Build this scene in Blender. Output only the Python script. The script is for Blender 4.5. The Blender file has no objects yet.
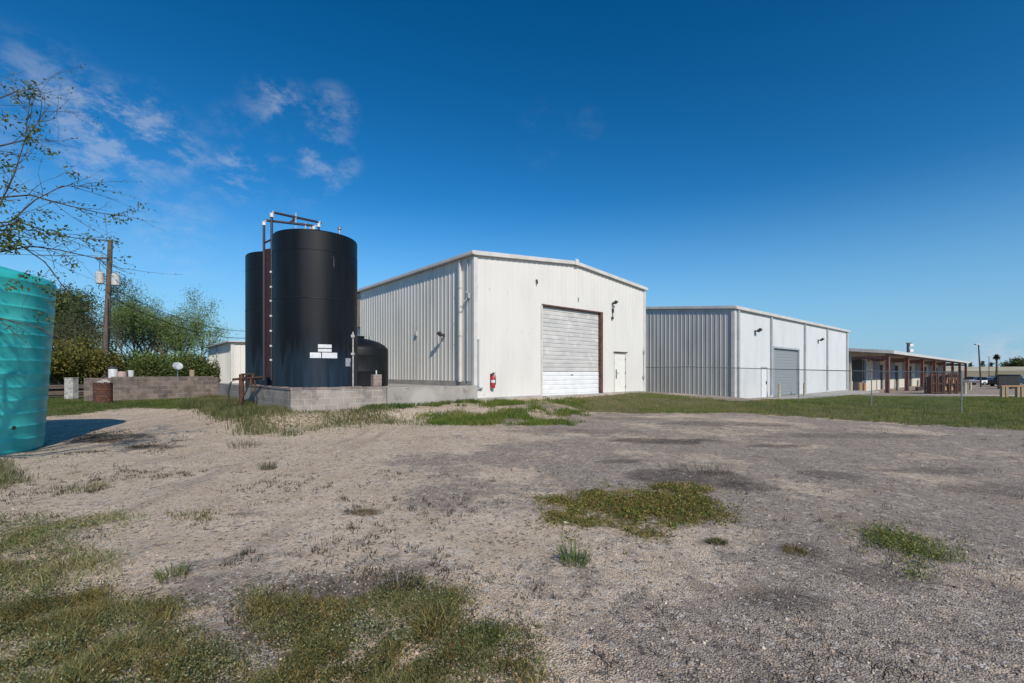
import bpy, bmesh, math, random
import numpy as np
from mathutils import Vector, Matrix

R = math.radians
rng = np.random.default_rng(7)
random.seed(11)
scene = bpy.context.scene
COL = scene.collection

# ------------------------------------------------------------------ camera
F_PX, HOR, CAMZ = 462.0, 373.0, 1.6
cam_d = bpy.data.cameras.new("camera")
cam = bpy.data.objects.new("camera", cam_d)
COL.objects.link(cam)
cam.location = (0, 0, CAMZ)
cam.rotation_euler = (R(90), 0, 0)
cam_d.sensor_width = 36.0
cam_d.lens = F_PX / 1024 * 36.0
cam_d.shift_y = (HOR - 341.5) / 1024
cam_d.clip_start = 0.05
cam_d.clip_end = 20000
scene.camera = cam

# ------------------------------------------------------------------ sun and sky
SUN_EL, SUN_AZ = R(37), R(155.5)          # azimuth clockwise from +Y
sd = Vector((math.sin(SUN_AZ) * math.cos(SUN_EL), math.cos(SUN_AZ) * math.cos(SUN_EL), math.sin(SUN_EL)))
sun_d = bpy.data.lights.new("sun", 'SUN')
sun_d.energy = 4.2
sun_d.angle = R(0.5)
sun_d.color = (1.0, 0.915, 0.795)
sun = bpy.data.objects.new("sun", sun_d)
COL.objects.link(sun)
sun.location = (20, -30, 40)
sun.rotation_euler = sd.to_track_quat('Z', 'Y').to_euler()

world = bpy.data.worlds.new("World")
scene.world = world
world.use_nodes = True
wn, wl = world.node_tree.nodes, world.node_tree.links
wn.clear()
w_out = wn.new('ShaderNodeOutputWorld')
w_bg = wn.new('ShaderNodeBackground')
w_sky = wn.new('ShaderNodeTexSky')
w_sky.sky_type = 'NISHITA'
w_sky.sun_disc = False
w_sky.sun_elevation = SUN_EL
w_sky.sun_rotation = SUN_AZ
w_sky.altitude = 0
w_sky.air_density = 1.0
w_sky.dust_density = 0.25
w_sky.ozone_density = 4.0
w_bg.inputs['Strength'].default_value = 0.085
w_hsv = wn.new('ShaderNodeHueSaturation')
w_hsv.inputs['Saturation'].default_value = 1.2
w_hsv.inputs['Hue'].default_value = .492
w_hsv.inputs['Value'].default_value = .84
w_gam = wn.new('ShaderNodeGamma')
w_gam.inputs['Gamma'].default_value = 1.35
wl.new(w_sky.outputs[0], w_gam.inputs[0])
wl.new(w_gam.outputs[0], w_hsv.inputs['Color'])


def wdir(px, py):
    return Vector(((px - 512) / F_PX, 1.0, (HOR - py) / F_PX)).normalized()


# thin fair-weather clouds, laid out by sky direction
w_tc = wn.new('ShaderNodeTexCoord')
w_nrm = wn.new('ShaderNodeVectorMath'); w_nrm.operation = 'NORMALIZE'
wl.new(w_tc.outputs['Generated'], w_nrm.inputs[0])
acc = None
CLOUDS = [(55, 82, 4.0, .4), (20, 72, 4, .25), (95, 97, 3, .3), (140, 122, 4.2, .75), (105, 138, 5, .6), (150, 150, 6, .42),
          (185, 153, 2.4, .6), (70, 130, 5, .45), (237, 177, 3.2, 1.0), (240, 140, 4, .28), (290, 108, 3.2, .62), (268, 100, 3, .5),
          (333, 112, 3.2, .7), (330, 163, 3.8, .72), (300, 172, 4.5, .4), (25, 150, 6, .35), (170, 215, 5, .2), (150, 245, 6, .22),
          (200, 240, 5, .2), (590, 124, 2.0, .12), (545, 136, 4, .10), (1000, 356, 2.2, .75), (985, 358, 2.5, .8), (1018, 354, 2.5, .6)]
for (px, py, rad, wgt) in CLOUDS:
    c = wdir(px, py)
    d = wn.new('ShaderNodeVectorMath'); d.operation = 'DOT_PRODUCT'
    wl.new(w_nrm.outputs[0], d.inputs[0]); d.inputs[1].default_value = c
    mr = wn.new('ShaderNodeMapRange'); mr.interpolation_type = 'SMOOTHSTEP'
    mr.inputs['From Min'].default_value = math.cos(R(rad * 1.0)); mr.inputs['From Max'].default_value = 1.0
    mr.inputs['To Min'].default_value = 0; mr.inputs['To Max'].default_value = wgt
    wl.new(d.outputs['Value'], mr.inputs['Value'])
    if acc is None:
        acc = mr.outputs[0]
    else:
        a = wn.new('ShaderNodeMath'); a.operation = 'ADD'
        wl.new(acc, a.inputs[0]); wl.new(mr.outputs[0], a.inputs[1]); acc = a.outputs[0]
w_map = wn.new('ShaderNodeMapping'); w_map.inputs['Scale'].default_value = (13, 13, 24)
w_map.inputs['Rotation'].default_value = (0, R(12), 0)
wl.new(w_nrm.outputs[0], w_map.inputs[0])
w_noi = wn.new('ShaderNodeTexNoise'); w_noi.inputs['Scale'].default_value = 1.0
w_noi.inputs['Detail'].default_value = 9; w_noi.inputs['Roughness'].default_value = .68
w_noi.inputs['Distortion'].default_value = .15
wl.new(w_map.outputs[0], w_noi.inputs['Vector'])
w_cr = wn.new('ShaderNodeMapRange'); w_cr.interpolation_type = 'SMOOTHSTEP'
w_cr.inputs['From Min'].default_value = .42; w_cr.inputs['From Max'].default_value = .68
wl.new(w_noi.outputs['Fac'], w_cr.inputs['Value'])
w_mul = wn.new('ShaderNodeMath'); w_mul.operation = 'MULTIPLY'; w_mul.use_clamp = True
wl.new(acc, w_mul.inputs[0]); wl.new(w_cr.outputs[0], w_mul.inputs[1])
w_mul2 = wn.new('ShaderNodeMath'); w_mul2.operation = 'MULTIPLY'; w_mul2.inputs[1].default_value = .3
wl.new(w_mul.outputs[0], w_mul2.inputs[0])
# the pale blue air low over the horizon
w_sep = wn.new('ShaderNodeSeparateXYZ'); wl.new(w_nrm.outputs[0], w_sep.inputs[0])
w_low = wn.new('ShaderNodeMapRange'); w_low.interpolation_type = 'SMOOTHSTEP'
w_low.inputs['From Min'].default_value = .36; w_low.inputs['From Max'].default_value = -.02
w_low.inputs['To Min'].default_value = 0; w_low.inputs['To Max'].default_value = .85
wl.new(w_sep.outputs[2], w_low.inputs['Value'])
w_hor = wn.new('ShaderNodeMixRGB'); w_hor.inputs['Color2'].default_value = (2.7, 5.5, 8.3, 1)
wl.new(w_low.outputs[0], w_hor.inputs['Fac']); wl.new(w_hsv.outputs[0], w_hor.inputs['Color1'])
w_mix = wn.new('ShaderNodeMixRGB')
w_mix.inputs['Color2'].default_value = (7.6, 8.0, 8.8, 1)
wl.new(w_mul2.outputs[0], w_mix.inputs['Fac'])
wl.new(w_hor.outputs[0], w_mix.inputs['Color1'])
wl.new(w_mix.outputs[0], w_bg.inputs['Color'])
wl.new(w_bg.outputs[0], w_out.inputs['Surface'])

scene.view_settings.view_transform = 'Standard'
scene.view_settings.look = 'None'
scene.view_settings.exposure = 0.0
scene.view_settings.gamma = 1.0
scene.view_settings.use_curve_mapping = False
scene.cycles.use_denoising = True
scene.cycles.max_bounces = 6
scene.cycles.transparent_max_bounces = 12


# ------------------------------------------------------------------ helpers
def tag(o, label=None, cat=None, group=None, kind=None):
    if label: o['label'] = label
    if cat: o['category'] = cat
    if group: o['group'] = group
    if kind: o['kind'] = kind
    return o


def empty(name, loc=(0, 0, 0), rz=0.0, label=None, cat=None, group=None):
    o = bpy.data.objects.new(name, None)
    COL.objects.link(o)
    o.location = loc
    o.rotation_euler = (0, 0, rz)
    o.empty_display_size = .2
    return tag(o, label, cat, group)


class MB:
    """collects shapes into one mesh"""
    def __init__(s):
        s.v, s.f = [], []

    def add(s, vs, fs, m=None):
        n = len(s.v)
        if m is not None:
            vs = [tuple(m @ Vector(p)) for p in vs]
        s.v += [tuple(p) for p in vs]
        s.f += [tuple(i + n for i in f) for f in fs]
        return s

    def box(s, x0, x1, y0, y1, z0, z1, m=None):
        vs = [(x0, y0, z0), (x1, y0, z0), (x1, y1, z0), (x0, y1, z0), (x0, y0, z1), (x1, y0, z1), (x1, y1, z1), (x0, y1, z1)]
        fs = [(0, 3, 2, 1), (4, 5, 6, 7), (0, 1, 5, 4), (1, 2, 6, 5), (2, 3, 7, 6), (3, 0, 4, 7)]
        return s.add(vs, fs, m)

    def quad(s, a, b, c, d):
        return s.add([a, b, c, d], [(0, 1, 2, 3)])

    def tube(s, pts, r, n=8, cap=True):
        pts = [Vector(p) for p in pts]
        rs = r if isinstance(r, (list, tuple)) else [r] * len(pts)
        rings = []
        up = Vector((0.137, 0.211, .97)).normalized()
        vs = []
        for i, p in enumerate(pts):
            if i == 0: t = pts[1] - p
            elif i == len(pts) - 1: t = p - pts[i - 1]
            else: t = (pts[i + 1] - pts[i - 1])
            t = t.normalized() if t.length > 1e-9 else Vector((0, 0, 1))
            ref = up if abs(t.dot(up)) < .95 else Vector((1, 0, 0))
            a = t.cross(ref).normalized(); b = t.cross(a)
            for k in range(n):
                th = 2 * math.pi * k / n
                vs.append(p + a * (rs[i] * math.cos(th)) + b * (rs[i] * math.sin(th)))
        fs = []
        for i in range(len(pts) - 1):
            for k in range(n):
                k2 = (k + 1) % n
                fs.append((i * n + k, i * n + k2, (i + 1) * n + k2, (i + 1) * n + k))
        if cap:
            fs.append(tuple(range(n)))
            fs.append(tuple((len(pts) - 1) * n + k for k in reversed(range(n))))
        return s.add(vs, fs)

    def lathe(s, prof, n=48, c=(0, 0, 0), m=None):
        vs, fs = [], []
        for (r, z) in prof:
            for k in range(n):
                th = 2 * math.pi * k / n
                vs.append((c[0] + r * math.cos(th), c[1] + r * math.sin(th), c[2] + z))
        for i in range(len(prof) - 1):
            for k in range(n):
                k2 = (k + 1) % n
                fs.append((i * n + k, i * n + k2, (i + 1) * n + k2, (i + 1) * n + k))
        if prof[0][0] > 1e-6: fs.append(tuple(reversed(range(n))))
        if prof[-1][0] > 1e-6: fs.append(tuple((len(prof) - 1) * n + k for k in range(n)))
        return s.add(vs, fs, m)

    def build(s, name, mat, parent=None, smooth=False, bevel=0.0, loc=None, auto=35):
        me = bpy.data.meshes.new(name)
        me.from_pydata(s.v, [], s.f)
        me.update()
        if mat: me.materials.append(mat)
        if smooth:
            me.polygons.foreach_set('use_smooth', [True] * len(me.polygons))
            try: me.set_sharp_from_angle(angle=R(auto))
            except Exception: pass
        o = bpy.data.objects.new(name, me)
        COL.objects.link(o)
        if parent: o.parent = parent
        if loc: o.location = loc
        if bevel:
            b = o.modifiers.new('bevel', 'BEVEL'); b.width = bevel; b.segments = 2; b.limit_method = 'ANGLE'; b.angle_limit = R(40)
        return o


def build_split(mb, name, mat, parent, **kw):
    """each connected piece becomes a part of its own"""
    par = list(range(len(mb.v)))

    def find(i):
        while par[i] != i:
            par[i] = par[par[i]]; i = par[i]
        return i
    for f in mb.f:
        for k in f[1:]: par[find(k)] = find(f[0])
    groups = {}
    for f in mb.f: groups.setdefault(find(f[0]), []).append(f)
    for fs in groups.values():
        ids = sorted({i for f in fs for i in f}); mp = {i: k for k, i in enumerate(ids)}
        q = MB(); q.add([mb.v[i] for i in ids], [tuple(mp[i] for i in f) for f in fs]); q.build(name, mat, parent, **kw)


def mesh_np(name, verts, tris, cols, mat, parent=None):
    """a triangle soup from arrays with a per-vertex colour"""
    me = bpy.data.meshes.new(name)
    nv, nt = len(verts), len(tris)
    me.vertices.add(nv)
    me.vertices.foreach_set('co', np.ascontiguousarray(verts, dtype=np.float32).ravel())
    me.loops.add(nt * 3)
    me.loops.foreach_set('vertex_index', np.ascontiguousarray(tris, dtype=np.int32).ravel())
    me.polygons.add(nt)
    me.polygons.foreach_set('loop_start', np.arange(0, nt * 3, 3, dtype=np.int32))
    me.polygons.foreach_set('loop_total', np.full(nt, 3, dtype=np.int32))
    if cols is not None:
        ca = me.color_attributes.new('tint', 'FLOAT_COLOR', 'POINT')
        c4 = np.ones((nv, 4), dtype=np.float32); c4[:, :3] = cols
        ca.data.foreach_set('color', c4.ravel())
    me.update(calc_edges=True)
    me.validate()
    me.materials.append(mat)
    o = bpy.data.objects.new(name, me)
    COL.objects.link(o)
    if parent: o.parent = parent
    return o


def hash01(ix, iy, seed):
    h = (ix.astype(np.int64) * 374761393 + iy.astype(np.int64) * 668265263 + seed * 974711) & 0x7fffffff
    h = ((h ^ (h >> 13)) * 1274126177) & 0x7fffffff
    h = (h ^ (h >> 16)) & 0xffff
    return h / 65535.0


def vnoise(x, y, seed=0):
    ix, iy = np.floor(x), np.floor(y)
    fx, fy = x - ix, y - iy
    fx = fx * fx * (3 - 2 * fx); fy = fy * fy * (3 - 2 * fy)
    a = hash01(ix, iy, seed); b = hash01(ix + 1, iy, seed); c = hash01(ix, iy + 1, seed); d = hash01(ix + 1, iy + 1, seed)
    return (a * (1 - fx) + b * fx) * (1 - fy) + (c * (1 - fx) + d * fx) * fy


def fbm(x, y, sc, seed=0, o=4):
    t, a, n = 0, 1.0, 0
    x = np.asarray(x, float) * sc; y = np.asarray(y, float) * sc
    for k in range(o):
        t = t + a * vnoise(x * 2 ** k + 17.3 * k, y * 2 ** k - 9.1 * k, seed + k); n += a; a *= .5
    return t / n


def sstep(a, b, x):
    t = np.clip((x - a) / (b - a), 0, 1)
    return t * t * (3 - 2 * t)


# ------------------------------------------------------------------ terrain heights
TH = math.atan2(.655, .756)
AX = np.array([math.cos(TH), math.sin(TH)])
BX = np.array([-math.sin(TH), math.cos(TH)])
C1 = np.array([-1.53, 18.7])           # front left corner of the first warehouse
C2 = np.array([14.4, 29.9])            # front left corner of the second warehouse
C3 = np.array([38.96, 48.0])           # corner of the open-fronted row
ctrl = [(x, y, 0.0) for x in (-8, -4, 0, 4, 8, 12) for y in (-2, 3, 6, 9, 11)]
ctrl += [(-11, 9, 0), (-13, 6, 0), (-15, 2, 0), (16, 6, 0), (20, 12, -.05), (-13, 14, .12), (-9, 12.5, .1), (-6, 12.2, .07), (-2, 13.5, .05),
         (2, 15, .02), (4, 18, 0), (5.8, 20.5, .02), (8, 19, 0), (10.5, 17, 0), (12.5, 14.8, 0), (14.4, 13, 0), (-17, 19.3, .36), (-19, 20.4, .33),
         (-15.6, 23.8, .36), (-11.5, 19, .38), (-7, 14, .42), (-4.5, 15.9, .42), (-1.7, 18.3, .46), (.8, 20.6, .5), (3.1, 22.6, .52), (5.5, 24.7, .52),
         (7.7, 26.6, .5), (-.4, 17.4, .4), (4.2, 21.4, .4), (8.9, 25.4, .36), (6.6, 23, .36), (1.2, 18.9, .38), (14.4, 29.8, -.15), (19, 33.8, -.18),
         (24, 38.2, -.2), (34.2, 46.9, -.25), (10.2, 34.8, .12), (12.3, 32.4, 0), (39, 48, -.53), (46, 54, -.53), (60, 66, -.53), (50, 40, -.5),
         (45, 25, -.3), (28, 22, -.15), (28, 35, -.22), (60, 10, -.3), (30, 5, -.1), (-40, 40, .4), (-26, 30, .4), (-18, 30, .4), (-30, 20, .3),
         (-30, 5, .1), (-60, 80, .4), (0, 80, .2), (90, 90, -.6), (120, 40, -.6), (200, 200, -.7), (-200, 200, .3), (-200, 0, .2), (200, 0, -.6),
         (0, 300, -.2), (0, -40, 0), (-9, 25, .6), (-5, 22, .6)]
ctrl = np.array(ctrl)


def gz(x, y):
    x = np.asarray(x, float); y = np.asarray(y, float)
    sh = x.shape
    x = x.ravel(); y = y.ravel()
    out = np.empty_like(x)
    for i in range(0, len(x), 100000):
        dx = x[i:i + 100000, None] - ctrl[None, :, 0]; dy = y[i:i + 100000, None] - ctrl[None, :, 1]
        w = 1.0 / (dx * dx + dy * dy + .25) ** 1.8
        out[i:i + 100000] = (w * ctrl[None, :, 2]).sum(1) / w.sum(1)
    out += (fbm(x, y, .9, 3, 3) - .5) * .05 * np.exp(-np.hypot(x, y) / 60)
    return out.reshape(sh)


def g1(x, y):
    return float(gz(np.array([x]), np.array([y]))[0])


def P(px, py, z=0.0):
    """the ground point (height z) that the survey photograph shows at px, py"""
    d = (CAMZ - z) * F_PX / (py - HOR)
    return ((px - 512) / F_PX * d, d)


def D(px, depth):
    return ((px - 512) / F_PX * depth, depth)


def to_px(x, y, z):
    return 512 + F_PX * x / y, HOR - F_PX * (z - CAMZ) / y


def inpoly(px, py, poly):
    ins = np.zeros(px.shape, bool)
    n = len(poly)
    for i in range(n):
        x1, y1 = poly[i]; x2, y2 = poly[(i + 1) % n]
        if y1 == y2: continue
        c = ((y1 > py) != (y2 > py)) & (px < (x2 - x1) * (py - y1) / (y2 - y1) + x1)
        ins ^= c
    return ins


# ------------------------------------------------------------------ materials
def newmat(name):
    m = bpy.data.materials.new(name); m.use_nodes = True
    nt = m.node_tree
    return m, nt.nodes, nt.links, nt.nodes['Principled BSDF']


def M(name, c1, c2=None, scale=4.0, detail=6, rough=.6, metal=0.0, bump=0.0, bscale=None, stretch=(1, 1, 1), lo=.35, hi=.65, c3=None, s3=12.0,
      lo3=.62, hi3=.72, stretch3=(1, 1, 1), rough2=None, spec=.5):
    m, n, l, b = newmat(name)
    b.inputs['Roughness'].default_value = rough
    b.inputs['Metallic'].default_value = metal
    b.inputs['Specular IOR Level'].default_value = spec
    b.inputs['Base Color'].default_value = (*c1, 1)
    tc = n.new('ShaderNodeTexCoord')

    def noise(sc, st, det):
        mp = n.new('ShaderNodeMapping'); mp.inputs['Scale'].default_value = st
        l.new(tc.outputs['Object'], mp.inputs[0])
        t = n.new('ShaderNodeTexNoise'); t.inputs['Scale'].default_value = sc; t.inputs['Detail'].default_value = det
        l.new(mp.outputs[0], t.inputs['Vector']); return t

    def rmp(src, a, z):
        r = n.new('ShaderNodeMapRange'); r.interpolation_type = 'SMOOTHSTEP'
        r.inputs['From Min'].default_value = a; r.inputs['From Max'].default_value = z
        l.new(src, r.inputs['Value']); return r.outputs[0]
    col = None
    if c2:
        t = noise(scale, stretch, detail)
        fac = rmp(t.outputs['Fac'], lo, hi)
        mx = n.new('ShaderNodeMixRGB'); mx.inputs['Color1'].default_value = (*c1, 1); mx.inputs['Color2'].default_value = (*c2, 1)
        l.new(fac, mx.inputs['Fac']); col = mx.outputs[0]
        if rough2 is not None:
            rr = n.new('ShaderNodeMapRange'); rr.inputs['To Min'].default_value = rough; rr.inputs['To Max'].default_value = rough2
            l.new(fac, rr.inputs['Value']); l.new(rr.outputs[0], b.inputs['Roughness'])
    if c3:
        t3 = noise(s3, stretch3, 8)
        mx3 = n.new('ShaderNodeMixRGB'); mx3.inputs['Color2'].default_value = (*c3, 1)
        if col: l.new(col, mx3.inputs['Color1'])
        else: mx3.inputs['Color1'].default_value = (*c1, 1)
        l.new(rmp(t3.outputs['Fac'], lo3, hi3), mx3.inputs['Fac']); col = mx3.outputs[0]
    if col: l.new(col, b.inputs['Base Color'])
    if bump:
        tb = noise(bscale or scale * 6, (1, 1, 1), 5)
        bp = n.new('ShaderNodeBump'); bp.inputs['Strength'].default_value = bump; bp.inputs['Distance'].default_value = .02
        l.new(tb.outputs['Fac'], bp.inputs['Height']); l.new(bp.outputs[0], b.inputs['Normal'])
    return m


def leaf_mat(name, trans=.35, rough=.6, gain=1.0):
    m, n, l, b = newmat(name)
    at = n.new('ShaderNodeAttribute'); at.attribute_name = 'tint'
    b.inputs['Roughness'].default_value = rough
    b.inputs['Specular IOR Level'].default_value = .25
    l.new(at.outputs['Color'], b.inputs['Base Color'])
    tr = n.new('ShaderNodeBsdfTranslucent'); l.new(at.outputs['Color'], tr.inputs['Color'])
    mx = n.new('ShaderNodeMixShader'); mx.inputs[0].default_value = trans
    l.new(b.outputs[0], mx.inputs[1]); l.new(tr.outputs[0], mx.inputs[2])
    l.new(mx.outputs[0], n['Material Output'].inputs['Surface'])
    return m


def block_mat(name, a, b_, mortar, w=.4, h=.2, stain=(.1, .095, .09)):
    m, n, l, b = newmat(name)
    tc = n.new('ShaderNodeTexCoord'); sp = n.new('ShaderNodeSeparateXYZ'); l.new(tc.outputs['Object'], sp.inputs[0])
    ad = n.new('ShaderNodeMath'); ad.operation = 'ADD'; l.new(sp.outputs[0], ad.inputs[0]); l.new(sp.outputs[1], ad.inputs[1])
    cb = n.new('ShaderNodeCombineXYZ'); l.new(ad.outputs[0], cb.inputs[0]); l.new(sp.outputs[2], cb.inputs[1])
    br = n.new('ShaderNodeTexBrick'); br.inputs['Scale'].default_value = 1.0
    br.inputs['Brick Width'].default_value = w; br.inputs['Row Height'].default_value = h
    br.inputs['Mortar Size'].default_value = .012; br.inputs['Mortar Smooth'].default_value = .3
    br.inputs['Color1'].default_value = (*a, 1); br.inputs['Color2'].default_value = (*b_, 1); br.inputs['Mortar'].default_value = (*mortar, 1)
    br.inputs['Bias'].default_value = .0
    l.new(cb.outputs[0], br.inputs['Vector'])
    t = n.new('ShaderNodeTexNoise'); t.inputs['Scale'].default_value = 2.2; t.inputs['Detail'].default_value = 8; t.inputs['Roughness'].default_value = .65
    l.new(tc.outputs['Object'], t.inputs['Vector'])
    r = n.new('ShaderNodeMapRange'); r.interpolation_type = 'SMOOTHSTEP'; r.inputs['From Min'].default_value = .44; r.inputs['From Max'].default_value = .68
    r.inputs['To Max'].default_value = .75
    l.new(t.outputs['Fac'], r.inputs['Value'])
    mx = n.new('ShaderNodeMixRGB'); mx.inputs['Color2'].default_value = (*stain, 1)
    l.new(r.outputs[0], mx.inputs['Fac']); l.new(br.outputs['Color'], mx.inputs['Color1']); l.new(mx.outputs[0], b.inputs['Base Color'])
    b.inputs['Roughness'].default_value = .9; b.inputs['Specular IOR Level'].default_value = .2
    t2 = n.new('ShaderNodeTexNoise'); t2.inputs['Scale'].default_value = 60; l.new(tc.outputs['Object'], t2.inputs['Vector'])
    m2 = n.new('ShaderNodeMath'); m2.operation = 'MULTIPLY_ADD'; m2.inputs[1].default_value = -1.0
    l.new(br.outputs['Fac'], m2.inputs[0]); l.new(t2.outputs['Fac'], m2.inputs[2])
    bp = n.new('ShaderNodeBump'); bp.inputs['Strength'].default_value = .6; bp.inputs['Distance'].default_value = .012
    l.new(m2.outputs[0], bp.inputs['Height']); l.new(bp.outputs[0], b.inputs['Normal'])
    return m


MT = {}
MT['white_siding'] = M('white_siding', (.68, .66, .615), (.635, .615, .57), 1.1, rough=.5, stretch=(1, 1, .35), lo=.4, hi=.75, c3=(.50, .44, .35), s3=3.2, lo3=.64, hi3=.8, stretch3=(1, 1, .6))
MT['side_siding'] = M('side_siding', (.68, .655, .59), (.58, .555, .495), 1.0, rough=.45, stretch=(1, 1, .3), lo=.4, hi=.75)
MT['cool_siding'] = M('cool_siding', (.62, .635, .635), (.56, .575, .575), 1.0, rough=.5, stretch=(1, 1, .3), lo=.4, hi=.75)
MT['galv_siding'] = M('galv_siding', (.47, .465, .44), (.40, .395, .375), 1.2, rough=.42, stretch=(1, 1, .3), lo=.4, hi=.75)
MT['white_trim'] = M('white_trim', (.62, .60, .56), (.54, .52, .48), 2.0, rough=.45)
MT['grey_trim'] = M('grey_trim', (.42, .45, .47), (.36, .38, .40), 2.0, rough=.5)
MT['roof_sheet'] = M('roof_sheet', (.62, .62, .60), (.5, .5, .48), 1.5, rough=.45, metal=.2)
MT['rust_frame'] = M('rust_frame', (.075, .034, .026), (.13, .062, .045), 5, rough=.75, bump=.2)
MT['door_weathered'] = M('door_weathered', (.55, .54, .51), (.47, .465, .45), 1.6, rough=.6, stretch=(.6, 1, 2.5), lo=.38, hi=.62, c3=(.63, .62, .59), s3=2.0, lo3=.5, hi3=.7)
MT['door_white'] = M('door_white', (.76, .77, .77), (.70, .70, .69), 3, rough=.5)
MT['door_cream'] = M('door_cream', (.76, .74, .68), (.66, .63, .55), 3, rough=.55, lo=.45, hi=.8)
MT['door_grey'] = M('door_grey', (.25, .275, .285), rough=.5)
MT['dark_metal'] = M('dark_metal', (.035, .036, .038), (.06, .055, .05), 8, rough=.55)
MT['steel'] = M('steel', (.33, .34, .34), (.24, .24, .24), 8, rough=.45, metal=.6)
MT['rust'] = M('rust', (.12, .045, .025), (.05, .028, .02), 9, rough=.85, bump=.35, c3=(.22, .1, .05), s3=14, lo3=.58, hi3=.68)
MT['dark_rust'] = M('dark_rust', (.045, .015, .014), (.022, .014, .015), 7, rough=.6, c3=(.075, .03, .022), s3=10)
MT['pipe_dark'] = M('pipe_dark', (.03, .028, .05), (.045, .03, .035), 5, rough=.5)
MT['sight'] = M('sight', (.42, .41, .39), (.3, .28, .26), 8, rough=.5)
MT['pvc'] = M('pvc', (.74, .74, .72), (.58, .57, .54), 8, rough=.5)
MT['black_poly'] = M('black_poly', (.004, .0043, .005), (.008, .010, .014), .9, rough=.5, rough2=.6, stretch=(2.2, 2.2, .18), lo=.42, hi=.72, c3=(.012, .022, .036), s3=1.3, lo3=.5, hi3=.8, stretch3=(3, 3, .3), spec=.2)
MT['black_dome'] = M('black_dome', (.006, .0066, .008), (.011, .013, .015), 1.5, rough=.5, stretch=(2, 2, .4), spec=.22)
MT['black_rubber'] = M('black_rubber', (.012, .012, .012), rough=.6)
MT['placard'] = M('placard', (.72, .73, .74), (.58, .59, .6), 14, rough=.5)
MT['placard_grey'] = M('placard_grey', (.42, .45, .47), (.25, .27, .3), 18, rough=.5)
MT['concrete'] = M('concrete', (.40, .375, .34), (.31, .29, .265), 1.6, rough=.9, bump=.25, bscale=40, c3=(.17, .16, .15), s3=3, lo3=.58, hi3=.78, spec=.2)
MT['pale_concrete'] = M('pale_concrete', (.42, .40, .37), (.31, .3, .28), 1.2, rough=.9, bump=.2, bscale=40, spec=.2)
MT['wood_pole'] = M('wood_pole', (.13, .10, .078), (.075, .06, .05), 4, rough=.9, stretch=(4, 4, .4), bump=.3, bscale=20)
MT['timber'] = M('timber', (.34, .27, .18), (.24, .19, .13), 5, rough=.85, stretch=(3, 3, .5))
MT['transformer'] = M('transformer', (.56, .57, .57), (.45, .45, .44), 6, rough=.5)
MT['ceramic'] = M('ceramic', (.4, .38, .36), rough=.3)
MT['red'] = M('red', (.42, .022, .025), (.32, .02, .02), 6, rough=.45)
MT['glass_lens'] = M('glass_lens', (.4, .41, .42), rough=.2)
MT['bark'] = M('bark', (.11, .085, .065), (.06, .048, .04), 12, rough=.95, stretch=(3, 3, .6), bump=.4)
MT['pale_twig'] = M('pale_twig', (.075, .062, .05), (.04, .034, .03), 6, rough=.9)
MT['leaf'] = leaf_mat('leaf')
MT['grass'] = leaf_mat('grass', .3)
MT['beige_panel'] = M('beige_panel', (.40, .33, .24), (.30, .24, .17), 3, rough=.6, stretch=(1, 1, .3))
MT['pale_blue_panel'] = M('pale_blue_panel', (.5, .54, .55), (.42, .45, .46), 3, rough=.5)
MT['bluish_door'] = M('bluish_door', (.06, .12, .19), rough=.5)
MT['dark_inside'] = M('dark_inside', (.02, .02, .022), rough=.8)
MT['beige_wall'] = M('beige_wall', (.52, .48, .40), (.45, .41, .34), 1, rough=.8)
MT['grey_wall'] = M('grey_wall', (.25, .25, .28), (.2, .2, .23), 1, rough=.8)
MT['wainscot'] = M('wainscot', (.62, .59, .50), rough=.8)
MT['column_rust'] = M('column_rust', (.24, .125, .10), (.17, .085, .068), 3, rough=.7)
MT['pale_block'] = M('pale_block', (.46, .45, .42), (.26, .25, .23), 6, rough=.9)
MT['pink_block'] = block_mat('pink_block', (.30, .22, .19), (.24, .18, .16), (.33, .31, .29), .2, .1)
MT['block'] = block_mat('block', (.38, .335, .29), (.30, .265, .235), (.44, .41, .37), .4, .2, (.17, .155, .15))
MT['old_block'] = block_mat('old_block', (.22, .175, .145), (.12, .10, .092), (.25, .215, .185), .4, .2, (.06, .053, .05))
MT['car_dark'] = M('car_dark', (.015, .016, .02), rough=.25)
MT['car_silver'] = M('car_silver', (.42, .43, .44), rough=.3, metal=.4)
MT['car_white'] = M('car_white', (.7, .7, .7), rough=.3)
MT['car_blue'] = M('car_blue', (.06, .09, .14), rough=.3)
MT['car_glass'] = M('car_glass', (.02, .025, .03), rough=.1)
MT['tyre'] = M('tyre', (.015, .015, .015), rough=.9)
MT['far_concrete'] = M('far_concrete', (.36, .345, .28), (.28, .27, .22), .05, rough=.9)
MT['far_dark'] = M('far_dark', (.10, .11, .10), rough=.9)


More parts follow.
